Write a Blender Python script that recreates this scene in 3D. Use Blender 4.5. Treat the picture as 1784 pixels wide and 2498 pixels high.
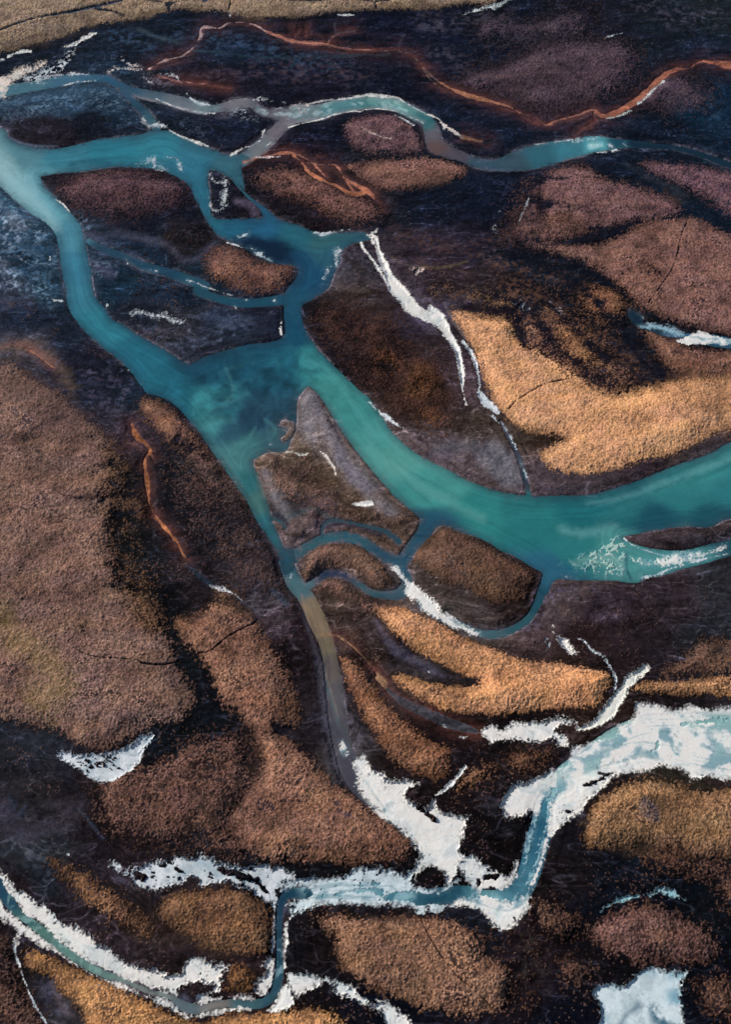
import bpy, math
import numpy as np
for o in list(bpy.data.objects): bpy.data.objects.remove(o)
SC = bpy.context.scene
f4 = np.float32
# ---------------------------------------------------------------- camera
PW, PH = 1784.0, 2498.0
ALT = 200.0; DEP = math.radians(55); VF = math.radians(55)
cam = bpy.data.cameras.new("camera"); camo = bpy.data.objects.new("camera", cam)
SC.collection.objects.link(camo); SC.camera = camo
camo.location = (0, 0, ALT); camo.rotation_euler = (math.pi/2-DEP, 0, 0)
cam.sensor_fit = 'VERTICAL'; cam.angle = VF
cam.sensor_fit = 'VERTICAL'; cam.sensor_height = 24; cam.lens = 12/math.tan(VF/2)
cam.clip_start = 1; cam.clip_end = 20000
SC.render.resolution_x = 732; SC.render.resolution_y = 1024
# ---------------------------------------------------------------- light
SUN_EL, SUN_AZ = math.radians(27), math.radians(-62)      # azimuth from +Y, clockwise
w = bpy.data.worlds.new("World"); SC.world = w; w.use_nodes = True
nt = w.node_tree; nt.nodes.clear()
out = nt.nodes.new('ShaderNodeOutputWorld'); bg = nt.nodes.new('ShaderNodeBackground'); sky = nt.nodes.new('ShaderNodeTexSky')
sky.sky_type = 'NISHITA'; sky.sun_disc = False; sky.sun_elevation = SUN_EL; sky.sun_rotation = SUN_AZ
bg.inputs[1].default_value = 0.07
nt.links.new(sky.outputs[0], bg.inputs[0]); nt.links.new(bg.outputs[0], out.inputs[0])
sl = bpy.data.lights.new("sun", 'SUN'); sl.energy = 4.2; sl.angle = math.radians(0.5); sl.color = (1.0, 0.93, 0.84)
so = bpy.data.objects.new("sun", sl); SC.collection.objects.link(so)
so.rotation_euler = (math.pi/2-SUN_EL, 0, math.pi-SUN_AZ)
SC.view_settings.view_transform = 'Standard'; SC.view_settings.look = 'None'
SC.view_settings.exposure = 0.15; SC.view_settings.gamma = 1
ILL = 0.85                                                # mean light on flat ground, used to turn seen colours into base colours
# ---------------------------------------------------------------- ground grid (in map units)
S = 1.7
U0, U1, V0, V1 = -170, 1958, -100, 2620
NU, NV = int((U1-U0)/S)+1, int((V1-V0)/S)+1
us = (U0+S*np.arange(NU)).astype(f4); vs = (V0+S*np.arange(NV)).astype(f4)
U, V = np.meshgrid(us, vs)
fpx = (PH/2)/math.tan(VF/2)
xx = (U-PW/2)/fpx; yy = -(V-PH/2)/fpx
dy = math.cos(DEP)+yy*math.sin(DEP); dz = -math.sin(DEP)+yy*math.cos(DEP)
tt = ALT/(-dz)
X = (xx*tt).astype(f4); Y = (dy*tt).astype(f4)
del xx, yy, dy, dz, tt
rng = np.random.RandomState(7)
TAB = rng.rand(512, 512).astype(f4)
def vn(x, y, seed=0):
    x = x+seed*17.31; y = y+seed*9.73
    xi = np.floor(x).astype(np.int32); yi = np.floor(y).astype(np.int32)
    fx = (x-xi).astype(f4); fy = (y-yi).astype(f4)
    fx = fx*fx*(3-2*fx); fy = fy*fy*(3-2*fy)
    x0 = xi & 511; x1 = (xi+1) & 511; y0 = yi & 511; y1 = (yi+1) & 511
    a = TAB[y0, x0]; b = TAB[y0, x1]; c = TAB[y1, x0]; d = TAB[y1, x1]
    return (a+(b-a)*fx)*(1-fy)+(c+(d-c)*fx)*fy
def fbm(x, y, sc, oc=4, seed=0, g=0.55):
    r = 0; a = 1; t = 0; x = x/sc; y = y/sc
    for i in range(oc):
        r = r+a*(vn(x, y, seed+i*3)-0.5); t += a; a *= g; x = x*2.03; y = y*2.03
    return (r/t*2).astype(f4)
def ss(a, b, x):
    t = np.clip((x-a)/(b-a), 0, 1); return t*t*(3-2*t)
def lin(h):
    if isinstance(h, str): h = [int(h[i:i+2], 16) for i in (0, 2, 4)]
    c = np.array(h, float)/255
    return np.where(c <= .04045, c/12.92, ((c+.055)/1.055)**2.4).astype(f4)
OFF = {'1': 0, '2': 450, '3': 900, '4': 1284}; OFV = {'A': 0, 'B': 450, 'C': 900, 'D': 1350, 'G': 1700, 'E': 1998}
def pts(s):
    o = []; fr = (0, 0, 1.0985)
    for t in s.split():
        if t[0].isalpha():
            fr = (0, 0, 1.0985) if t == 'F' else (OFF[t[1]], OFV[t[0]], 500/1624); continue
        p = [float(q) for q in t.split(',')]
        q = [fr[0]+p[0]*fr[2], fr[1]+p[1]*fr[2]]
        if len(p) > 2: q.append(p[2]*fr[2])
        o.append(q)
    return np.array(o)
def smooth(P, n=4, closed=True):
    L = len(P); R = []
    for i in range(L if closed else L-1):
        if closed: a, b, c, d = P[(i-1) % L], P[i], P[(i+1) % L], P[(i+2) % L]
        else: a, b, c, d = P[max(i-1, 0)], P[i], P[i+1], P[min(i+2, L-1)]
        k = max(1, min(n, int(np.hypot(*(c-b)[:2])/8)+1))
        for j in range(k):
            t = j/k
            R.append(0.5*((2*b)+(-a+c)*t+(2*a-5*b+4*c-d)*t*t+(-a+3*b-3*c+d)*t**3))
    if not closed: R.append(P[-1])
    return np.array(R)
BIG = f4(60)
def win(x0, y0, x1, y1, pad):
    i0 = max(0, int((x0-pad-U0)/S)); i1 = min(NU, int((x1+pad-U0)/S)+2)
    j0 = max(0, int((y0-pad-V0)/S)); j1 = min(NV, int((y1+pad-V0)/S)+2)
    return i0, i1, j0, j1
def segs(D, P, wd, pad):
    for k in range(len(P)-1):
        a = P[k]; b = P[k+1]
        wa = a[2]/2 if wd else 0; wb = b[2]/2 if wd else 0
        i0, i1, j0, j1 = win(min(a[0], b[0]), min(a[1], b[1]), max(a[0], b[0]), max(a[1], b[1]), pad+max(wa, wb))
        if i1 <= i0 or j1 <= j0: continue
        x = U[j0:j1, i0:i1]-f4(a[0]); y = V[j0:j1, i0:i1]-f4(a[1])
        dx, dy_ = b[0]-a[0], b[1]-a[1]; L = dx*dx+dy_*dy_+1e-6
        t = np.clip((x*f4(dx)+y*f4(dy_))/f4(L), 0, 1)
        d = np.sqrt((x-t*f4(dx))**2+(y-t*f4(dy_))**2)-(f4(wa)+t*f4(wb-wa))
        np.minimum(D[j0:j1, i0:i1], d, out=D[j0:j1, i0:i1])
class Fld:                                                  # a signed distance on a window of the grid
    def __init__(s, wn, D): s.w = wn; s.D = D
    def sl(s): return (slice(s.w[2], s.w[3]), slice(s.w[0], s.w[1]))
    def full(s):
        A = np.full((NV, NU), BIG, f4); A[s.sl()] = s.D; return A
def shape(txt, pad=60):
    """txt: stroke 'x,y,w ...' or polygon 'x,y ...'; several joined by ';'. negative inside"""
    parts = []; lo = [1e9, 1e9]; hi = [-1e9, -1e9]
    for s in txt.split(';'):
        P = pts(s); st = P.shape[1] == 3
        if st and len(P) == 1: P = np.vstack([P, P+[[1, 0, 0]]])
        P = smooth(P, 4, not st)
        if st: P[:, 2] = np.maximum(P[:, 2], 0.5)
        m = P[:, 2].max() if st else 0
        lo = [min(lo[0], P[:, 0].min()-m), min(lo[1], P[:, 1].min()-m)]; hi = [max(hi[0], P[:, 0].max()+m), max(hi[1], P[:, 1].max()+m)]
        parts.append((P, st))
    wn = win(lo[0], lo[1], hi[0], hi[1], pad)
    A = np.full((NV, NU), BIG, f4)
    for P, st in parts:
        if st: segs(A, P, True, pad)
        else:
            B = np.full((NV, NU), BIG, f4); Q = np.vstack([P, P[:1]])
            segs(B, Q, False, pad)
            M = np.zeros((NV, NU+1), np.int8)
            for k in range(len(P)):
                a = Q[k]; b = Q[k+1]
                if a[1] == b[1]: continue
                if a[1] > b[1]: a, b = b, a
                r0 = max(0, math.ceil((a[1]-V0)/S)); r1 = min(NV-1, math.ceil((b[1]-V0)/S)-1)
                if r1 < r0: continue
                r = np.arange(r0, r1+1); yv = V0+r*S
                xi = a[0]+(yv-a[1])*(b[0]-a[0])/(b[1]-a[1])
                c = np.clip(np.ceil((xi-U0)/S), 0, NU).astype(int)
                M[r, c] ^= 1
            ins = np.cumsum(M, axis=1)[:, :NU] & 1
            B = np.where(ins == 1, -B, B); np.minimum(A, B, out=A)
    f = Fld(wn, A[wn[2]:wn[3], wn[0]:wn[1]].copy()); return f
def ctrl(txt, power=3.0):
    """colour field from control points 'x,y,hex' in F units"""
    k = 8; cu = U[::k, ::k]/1.0985; cv = V[::k, ::k]/1.0985
    W = 0; C = 0
    for t in txt.split():
        x, y, h = t.split(','); d = ((cu-float(x))**2+((cv-float(y))*1.25)**2)+300
        q = (1.0/d)**power*1e6; W = W+q; C = C+q[..., None]*lin(h)
    C = (C/W[..., None]).astype(f4)
    jj = np.arange(NV)/k; ii = np.arange(NU)/k
    j0 = np.minimum(jj.astype(int), C.shape[0]-2); i0 = np.minimum(ii.astype(int), C.shape[1]-2)
    fj = (jj-j0).astype(f4)[:, None, None]; fi = (ii-i0).astype(f4)[None, :, None]
    a = C[j0]; b = C[j0+1]; R = a*(1-fj)+b*fj
    return R[:, i0]*(1-fi)+R[:, i0+1]*fi
# ================================================================ map data, traced as outlines on the ground plane
# frames (A1, B2, F ...) are sheets of the map; 'x,y' = outline corner, 'x,y,w' = channel point with its width
WATER_MAIN = """B1 -700,-300 -100,-60 0,20 100,110 230,225 340,290 430,380 460,500 480,650 510,800 540,980 660,1150 800,1280 950,1400 1050,1500 1115,1600
C1 1120,120 1160,190 1290,225 1400,300 1500,410 1600,530 C2 130,520 210,640 300,770 400,910 500,1060 570,1200 640,1300 720,1430 770,1530 800,1620 870,1560 860,1450 900,1300
1200,1100 C3 0,1100 300,1300 560,1350 D3 300,60 1000,150 1300,250 1390,330 D4 190,290 240,210 450,215 700,215 880,235 960,195 1100,170 1250,120 1450,70 1624,20 2100,-60
C4 2100,400 1624,580 1500,650 1380,700 1200,760 1030,830 850,900 680,950 500,1000 280,1005 50,1010 C3 1250,1000 1180,1000 1000,960 800,890 650,810 500,740 350,650 200,520 110,390 0,230
B2 1380,1624 1250,1500 1100,1350 1020,1250 960,1150 930,1060 930,960 1000,920 1090,860 1150,810 1190,700 1230,620 1250,530 1330,470 1480,430 1420,380 1200,385 1040,380 900,320 760,280 640,185 520,100 430,0
A2 480,1500 455,1380 455,1300 520,1270 440,1230 300,1220 250,1190 150,1160 0,1090 A1 1480,1110 1360,1045 1190,1030 1130,1060 900,1090 740,1110 600,1150 400,1180 200,1150 60,1090 0,1010 -600,850"""
LANDS = [ # land standing in the main river
"""A1 330,1395 480,1370 640,1360 800,1335 950,1320 1130,1330 1290,1350 1450,1430 1520,1510 1560,1624 B2 90,110 150,240 240,380 330,440 440,480 560,560 690,620 880,650 885,740 820,820 785,900 790,1050 795,1180 720,1240 500,1270 300,1320 150,1370 30,1420
B1 1400,1370 1250,1280 1100,1200 1000,1130 880,1060 830,980 750,880 720,700 690,560 660,400 620,300 550,220 440,110 330,0 A1 360,1500 315,1400""",
"A2 200,1345 330,1395 380,1430 B2 400,0 500,110 590,190 612,262 440,272 250,268 205,200 200,60 A2 190,1480",
"""C2 990,140 1040,180 1120,290 1200,420 1300,570 1420,720 1550,880 1624,960 C3 190,1000 290,1090 400,1180 400,1230 370,1300 300,1400 210,1400 170,1300 0,1240 C2 1280,1230 1100,1170 1100,1270 1000,1340 920,1410 800,1420 750,1320
700,1220 660,1070 600,880 555,780 560,710 680,660 800,650 850,560 890,440 895,260 940,180""",
"""C3 290,1490 390,1400 500,1300 560,1250 620,1245 720,1290 900,1350 1050,1440 1180,1500 1290,1570 D3 1370,150 1388,200 1350,260 1290,370 1220,490 1150,570 1050,612 950,620 850,600 700,500 550,350 430,260 350,190 270,100""",
"C4 770,1340 930,1298 1050,1275 1180,1255 1300,1248 1400,1260 1500,1240 1560,1205 1624,1190 2000,1150 2000,1290 1624,1350 1300,1430 1150,1440 1050,1432 900,1400",
"C2 750,450 780,410 830,405 880,440 870,520 800,575 760,560 820,480",
"C3 0,1290 60,1270 150,1330 195,1420 120,1440 20,1400",
]
CHAN = [ # (name, strokes)
("stream", "F 636,1248,34 672,1222,22 705,1203,20 750,1192,24 800,1200,22 850,1232,24 890,1248,30 915,1215,26 945,1180,30 965,1160,24"),
("stream", "F 1225,1268,30 1207,1310,22 1190,1350,17 1170,1378,16 1130,1402,18 1090,1410,20 1050,1400,12 1000,1375,14"),
("stream", "F 680,1306,16 700,1292,16 725,1275,17 760,1277,16 795,1297,13 825,1316,14 860,1322,18 890,1318,26 905,1290,24 885,1255,24"),
("brown_stream", "F 640,1262,34 655,1295,36 682,1330,36 705,1380,40 722,1420,34 735,1470,32 742,1520,38 748,1580,40 758,1640,40 775,1700,44 800,1745,44 850,1800,20"),
("stream", "B1 700,450,40 830,520,60 1000,580,60 1150,650,70 1300,690,70 1450,740,80 1624,810,80 B2 100,840,70 250,900,60 420,935,70 600,935,70 800,910,90"),
("upper_stream", """A1 -500,740,160 -100,740,120 60,715,90 250,685,80 500,640,80 700,615,60 850,630,60 1000,700,55 1150,750,80 1300,780,90 1450,820,100 1624,860,95 A2 100,862,70 250,860,60 400,830,90 520,815,60 600,880,50 700,900,60 830,920,120 900,900,140 1050,890,120 1200,850,110 1350,820,105 1500,812,100 1624,822,88
A3 100,812,95 220,832,100 350,895,100 460,960,100 500,1060,120 530,1150,130 640,1205,95 740,1240,80 850,1290,75 1000,1310,90 1130,1285,140 1250,1260,180 1400,1225,180 1550,1190,160 A4 420,1170,140 520,1145,130 650,1140,100 800,1140,66 1000,1155,44 1200,1175,40 1400,1230,40 1624,1310,44 1900,1400,50"""),
("stream", "A2 850,930,110 750,1020,95 680,1090,100 600,1170,110 520,1230,100 440,1280,100"),
("stream", "A1 950,680,50 1050,800,60 1130,880,70 1190,950,70 1240,1010,70"),
("stream", "C3 1050,420,20 1090,500,30 1140,590,30 1190,690,35 1225,800,35 1250,900,35 1270,1010,40"),
("stream", "C2 1090,1340,14 1100,1240,22 1180,1200,22 1320,1220,18 1480,1255,26 1600,1290,34 1700,1370,50"),
("stream", "C2 690,1185,8 770,1215,14 805,1270,9"),
("dark_pool", "B4 820,1010,30 870,1060,90 930,1120,40 1100,1170,60 1250,1200,40 1500,1240,90 1800,1290,60"),
("south_river", """E1 -200,380,90 -60,450,90 0,540,80 60,640,90 130,730,80 200,790,60 330,890,80 470,1010,60 620,1120,60 800,1215,55 1000,1290,40 1200,1370,40 1350,1410,40 1450,1480,80 1560,1510,80 E2 130,1500,70 350,1460,60 520,1470,75 640,1450,70 715,1370,65 755,1200,65 752,1000,45 752,800,45 775,650,60 850,585,80 980,590,110
1150,570,150 1400,570,160 1624,580,150 E3 200,600,120 400,620,130 600,610,140 750,590,130 950,640,150 1100,640,200 1200,560,190 1280,400,180 1330,200,190 1375,50,180 G3 1400,850,150 1480,740,120 1560,690,150"""),
("east_river", "G3 1560,690,150 G4 300,620,150 500,500,200 700,400,280 900,330,330 1100,330,380 1400,350,440 1624,370,480 2200,370,500"),
]
RUST = [
("7c5048", "A2 860,325,12 870,280,10 850,240,6;A2 870,290,8 905,250,6;A2 945,330,10 960,280,9 965,215,6;A2 1140,330,6 1200,275,7 1340,248,4"),
("8a5640", "A2 940,1300,14 1010,1290,18 1060,1340,14 1120,1400,14;A2 1250,1390,14 1300,1460,18 1350,1530,18;A2 1050,1250,10 1150,1300,12"),
("74483a", "A3 980,820,10 1060,860,12 1150,880,10;A3 1180,900,8 1260,950,8 1350,990,8;A3 400,520,6 500,640,10 600,720,10;C1 1180,650,18 1215,710,10;C1 1060,590,24 1110,620,14;C1 1350,1320,16 1390,1400,16 1430,1450,10;C1 1240,1200,10 1200,1160,16;C1 1000,580,20 1050,600,10"),
("a86a44", "B1 140,1290,14 260,1330,22 340,1390,16 420,1450,16"), # (colour, strokes) iron stained rills
("a48880", "A1 1180,545,16 1300,480,20 1450,440,18 1550,350,14 1600,250,12 A2 130,300,14 125,240,14 160,212,14 280,222,14 340,185,14 430,175,16 560,200,16 650,250,18 750,290,24"),
("98604a", "A2 650,250,16 750,290,28 860,325,34 960,335,38 1100,350,26 1200,370,24 1330,390,26 1450,395,20 1620,405,8 A3 100,400,7 230,395,10"),
("6c4a42", "A3 230,400,14 350,450,16 450,560,15 560,650,18 650,700,38"),
("a26a46", "A3 560,650,14 650,700,38 780,750,46 950,800,42 1100,840,24 1190,890,16 1320,940,12 1380,990,12 1450,980,16"),
("9a5c40", "A4 80,950,10 150,990,12 230,960,18 300,940,26 420,910,32 530,870,34 600,920,46 700,900,50 800,850,54 900,780,54 1000,690,54 1100,600,56 1200,550,42 1290,540,14 1380,490,20 1500,500,38 1620,520,60 2000,520,60"),
("9e6648", "A4 540,880,20 530,970,14 430,1030,14 370,1100,10"),
("9c6044", "A2 470,1285,16 620,1240,20 830,1210,30 950,1250,22 1050,1300,16 1200,1310,16 1260,1400,14 1350,1460,26 1430,1500,46 1500,1560,30 B2 1500,110,16 1570,180,10"),
("a66842", "A2 850,1220,24 940,1300,28 980,1360,30 1100,1430,34 1220,1480,22 1330,1540,34 1430,1520,36"),
("845044", "A1 1250,600,30 1400,640,22 1624,665,22 A2 180,675,14 350,700,8"),
("8c6448", "A3 740,1085,40 850,1110,18 950,1125,8"),
("b06c3c", "C1 1040,440,30 1080,530,56 1150,590,38 1190,650,28 1150,710,16 1150,800,30 1170,900,42 1175,1000,30 1190,1100,22 1250,1190,20 1330,1290,32 1400,1370,36 1450,1470,20 1480,1500,10"),
("8c6c4c", "D2 1090,640,14 1200,650,22 1300,710,30 1400,800,36 1500,920,40 1600,1030,46 D3 60,980,36 150,1080,44"),
("3e3e44", "D3 150,1080,50 260,1170,70 400,1240,90 550,1310,100 700,1370,90 850,1410,50"),
]
# density of grass tussocks: (label, colour, density, ragged edge, outline). later ones overwrite
M = [
("tan plain on the far bank at the top left corner", "a08a70", .96, 3, "F -300,-300 1200,-300 1120,-10 1040,10 950,22 850,24 760,29 680,39 600,42 530,38 500,30 440,27 400,24 330,40 260,52 200,62 150,80 100,95 50,105 0,120 -300,170"),
("", "54444a", .85, 20, "F 1030,180 1060,160 1130,140 1200,108 1290,92 1390,100 1420,140 1380,200 1280,238 1200,245 1130,222 1040,200"),
("", "4c4048", .7, 20, "F 1080,40 1180,50 1300,20 1310,60 1290,85 1200,95 1120,100 1060,90"),
("", "54444a", .75, 16, "F 1440,180 1490,170 1560,185 1580,220 1560,245 1500,255 1440,240 1420,230"),
("low grey brown mound between the murky stream and the rust rills at the top", "75595a", .85, 7, "F 766,300 772,275 830,257 895,265 930,300 945,335 900,345 850,345 790,332"),
("flat topped brown tussock mound below the murky stream", "8a6558", .96, 5, "F 770,372 830,362 900,358 940,352 980,356 1030,372 1035,388 1000,402 920,420 860,425 815,405"),
("", "40323a", .3, 20, "F 560,380 600,370 700,430 850,480 850,500 700,500 600,470 540,440"),
("brown tussock bank left of the rusty rills", "7c5a50", .8, 12, "F 570,395 640,375 700,385 740,410 800,440 846,468 835,485 790,495 740,482 690,455 620,430"),
("", "2c262e", .3, 20, "F 95,400 200,370 360,380 430,420 440,500 300,540 200,500 130,450"),
("", "5e4648", .8, 22, "F 130,420 200,385 290,378 370,395 415,425 370,455 280,478 230,482 160,455"),
("", "3e302e", .4, 16, "F 340,520 440,530 560,560 620,580 560,600 440,590 370,560"),
("", "86604f", .9, 9, "B2 195,560 300,520 430,535 530,620 700,640 835,640 835,760 740,850 560,870 400,825 250,760 175,660"),
("upper of the two pinkish brown mounds at the right", "80605c", .93, 9, "F 1192,440 1205,400 1240,378 1300,372 1340,400 1420,420 1480,440 1512,470 1490,485 1400,500 1320,510 1225,500 1205,480"),
("", "654a48", .7, 18, "F 1140,520 1175,440 1200,400 1215,460 1245,525 1235,570 1175,560"),
("", "5c4440", .55, 20, "F 1130,470 1170,400 1190,480 1160,560 1120,540"),
("", "8a6658", .9, 9, "F 1215,500 1240,490 1290,500 1300,520 1250,535 1215,530"),
("pinkish mauve mound in the dark flats at the right edge", "75585c", .8, 8, "F 1420,365 1500,365 1600,380 1800,400 1800,520 1640,490 1540,430 1470,400"),
("broad pink brown tussock mound at the right edge with a thin crack across it", "886559", .97, 6, "F 1195,558 1240,545 1330,545 1390,520 1440,498 1500,488 1560,492 1624,525 1850,590 1850,800 1624,748 1520,722 1440,692 1400,662 1340,620 1290,588"),
("", "7c5a46", .62, 36, "F 1150,640 1300,720 1360,760 1420,850 1400,890 1320,890 1250,850 1180,800 1150,740 1080,690"),
("", "946a4e", .9, 12, "F 1293,650 1340,640 1380,658 1395,690 1340,712 1305,690"),
("brown mound under the white ice lens at the right edge", "84604f", .95, 8, "F 1425,728 1460,735 1500,755 1512,765 1560,778 1850,785 1850,850 1624,845 1540,850 1490,825 1460,790"),
("", "a07450", .75, 14, "F 1250,745 1290,742 1312,780 1300,812 1265,800"),
("large golden tussock meadow on the inside of the turquoise bend", "e8b07e", .985, 7, """F 1000,700 1030,690 1080,705 1134,710 1143,735 1146,758 1182,785 1220,808 1260,832 1298,858 1335,876 1375,880 1409,872 1462,855 1624,842 1850,830 1850,960 1624,958 1560,980
1500,1010 1430,1025 1370,1045 1300,1056 1240,1050 1208,1030 1202,1012 1218,994 1255,978 1228,968 1180,962 1150,950 1110,915 1085,870 1062,810 1040,760"""),
("", "503830", .6, 20, "F 700,690 760,655 850,670 900,720 980,800 1020,860 1025,920 1000,950 960,960 880,930 820,870 760,810 710,750"),
("", "7c5438", .4, 16, "B3 110,1390 180,1400 190,1470 130,1470;C3 400,40 450,60 470,130 400,190 370,140;C3 440,400 520,410 520,450 450,440;C3 540,510 600,520 600,555 540,550"),
("", "80644a", .5, 16, "F 960,640 1040,650 1100,670 1110,690 1040,685 970,670"),
("huge brown tussock mound filling the left edge", "876a5b", .97, 8, """F -300,815 0,812 30,815 80,845 130,880 180,925 230,962 268,1010 285,1060 290,1100 270,1180 262,1230 300,1290 330,1340 355,1380 380,1430 400,1490 425,1530 430,1565 400,1600 340,1612 285,1645 230,1664 180,1660 140,1632 80,1612 0,1604 -300,1590"""),
("", "70543f", .55, 18, "F 250,980 310,1080 330,1150 310,1230 350,1330 370,1380 330,1400 280,1300 250,1200"),
("narrow brown tussock ridge beside the orange rill", "8c6650", .95, 7, "F 306,905 330,886 370,905 415,945 455,990 490,1035 512,1085 480,1105 440,1060 400,1010 340,950"),
("", "5a4640", .4, 26, "F 400,1000 520,1090 600,1240 640,1300 560,1330 480,1280 420,1180 370,1080"),
("steep tussock covered hillside left of the brown stream", "8f6a54", .95, 9, "F 388,1378 430,1372 480,1340 520,1340 545,1360 580,1395 595,1425 630,1490 655,1550 662,1600 640,1635 690,1690 740,1740 800,1775 850,1815 900,1850 915,1890 880,1912 800,1918 700,1915 600,1910 540,1890 510,1820 540,1760 580,1720 570,1660 540,1600 490,1560 468,1500 440,1460 400,1420"),
("", "6c5044", .72, 24, "F 240,1690 330,1700 420,1650 540,1640 560,1760 510,1830 540,1900 420,1890 300,1880 240,1840 220,1770"),
("", "725845", .8, 8, "F 490,1310 530,1320 550,1350 510,1350 480,1330"),
("golden tussock ridge curving below the white floe", "dfa472", .985, 6, """D3 20,430 250,440 450,520 700,640 850,720 1050,790 1200,850 1450,880 D4 250,870 400,910 550,935 650,960 662,1030 610,1130 560,1220 400,1232 200,1240 0,1260 D3 1200,1262 1000,1292 850,1272 650,1262 450,1170 300,1095
190,980 280,970 450,1020 650,1062 800,1062 880,1022 740,960 620,900 450,820 350,760 200,640 120,540"""),
("long brown tussock tongue between the brown stream and the side rill", "93694e", .95, 7, "F 752,1462 785,1475 812,1500 850,1550 900,1605 955,1645 1000,1675 985,1725 945,1728 880,1695 835,1640 805,1590 775,1530"),
("", "6a5042", .5, 12, "D2 1220,540 1330,580 1400,640 1380,700 1300,660;D2 1440,760 1530,800 1560,860 1480,830"),
("", "74543f", .8, 14, "G3 1120,460 1300,440 1450,470 1300,590 1150,580;G3 700,700 850,570 1020,540 950,640 850,700 720,790"),
("low golden ridge above the wide ice field at the right edge", "b88a5e", .96, 5, "D4 840,1085 950,1030 1100,1018 1300,1010 1450,990 2100,975 2100,1130 1300,1130 1000,1112"),
("", "6a5040", .85, 10, "D4 1080,975 1250,850 1350,715 1480,680 2100,720 2100,960 1450,970"),
("rounded ochre tussock mound below the ice field at the right edge", "92704f", .96, 9, "G4 470,1010 520,880 620,780 750,705 900,662 1050,662 1250,715 1400,762 2100,740 2100,1300 1624,1300 1450,1320 1300,1290 1100,1260 900,1220 700,1200 510,1200 460,1100"),
("", "644a3c", .75, 20, "G4 900,1220 1300,1260 1624,1300 2100,1300 2100,1600 1624,1700 1500,1480 1300,1440 1050,1380"),
("brown mound beneath the blue ice crescent", "7c5c50", .93, 12, "E4 500,860 640,770 800,705 950,675 1100,720 1300,820 1450,900 1500,1010 1490,1110 1400,1150 1150,1135 900,1150 700,1090 560,1000"),
("", "5c4438", .7, 18, "E4 230,1120 330,1080 450,1100 560,1200 460,1290 300,1300;E4 60,680 200,660 400,780 420,950 250,960 100,860;E4 1350,1300 1624,1250 2000,1250 2000,1700 1550,1624 1400,1450"),
("wide brown tussock mound below the lower river", "8f6c54", .96, 9, "E2 1080,790 1200,775 1400,780 E3 0,785 400,780 600,800 800,875 900,975 930,1080 1060,1150 1140,1260 1150,1400 1080,1500 900,1560 700,1560 450,1520 300,1450 150,1395 0,1345 E2 1450,1310 1300,1230 1200,1100 1200,970 1120,880"),
("", "5a4238", .6, 20, "E3 940,880 1100,880 1150,950 1060,1050 960,1000;E3 1250,1000 1350,1000 1370,1120 1280,1130;E3 1150,1300 1300,1280 1300,1500 1150,1520"),
("", "846248", .94, 8, "E2 0,585 200,565 400,570 580,650 690,745 690,1000 620,1080 400,1062 150,1010 0,900 E1 1380,860 1260,745 1320,625 1450,575"),
("thin ochre tussock strip above the lower left ice", "805e44", .85, 10, "E1 380,320 520,360 700,440 850,560 1000,650 1150,780 1200,870 1150,920 1000,865 850,785 700,685 580,565 480,440"),
("golden tussock slope below the ice filled river at the bottom left", "b98a5a", .96, 7, "E1 205,1045 330,1052 450,1120 600,1182 800,1280 1000,1370 1200,1470 1400,1560 1624,1625 E2 250,1575 450,1540 700,1530 1000,1500 1200,1560 1260,1650 1260,2200 E1 800,2200 700,1750 640,1500 500,1400 400,1250 260,1200 190,1130"),
("", "6a5044", .8, 14, "E1 -100,900 60,950 120,1100 180,1300 280,1500 380,1700 -100,1900"),
("", "7c5a3c", .8, 8, "E2 380,1160 480,1170 570,1260 560,1360 450,1380 330,1360 320,1270"),
("", "684e3e", .97, 5, "C3 300,1505 400,1420 500,1340 570,1268 640,1275 760,1325 900,1395 1050,1480 1200,1560 1280,1600 D3 1300,210 1260,330 1180,380 1080,398 980,395 880,340 780,300 680,262 560,230 450,150 380,90"),
("kidney shaped tussock mound looped by two narrow channels", "775c4c", .93, 6, "D2 985,10 1080,-65 1220,-85 1370,-50 1500,30 1590,130 1640,230 1590,280 1500,290 1440,230 1380,170 1250,130 1120,130 1030,180 960,215 950,150"),
("", "7a5c50", .7, 10, "D2 1090,220 1180,200 1300,240 1330,310 1450,390 1600,420 D3 60,440 -60,500 D2 1400,420 1250,380 1150,340 1040,310"),
("", "85685a", .55, 14, "C2 640,690 760,720 1000,720 1050,900 1180,930 1200,1080 1300,1150 1460,1130 1624,1100 C3 250,1130 330,1190 200,1230 0,1190 C2 1300,1210 1150,1140 900,1050 760,1080 700,960 650,830"),
("", "5c4840", .6, 12, "C2 740,720 860,760 960,860 940,900 850,850 760,790"),
]
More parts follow.
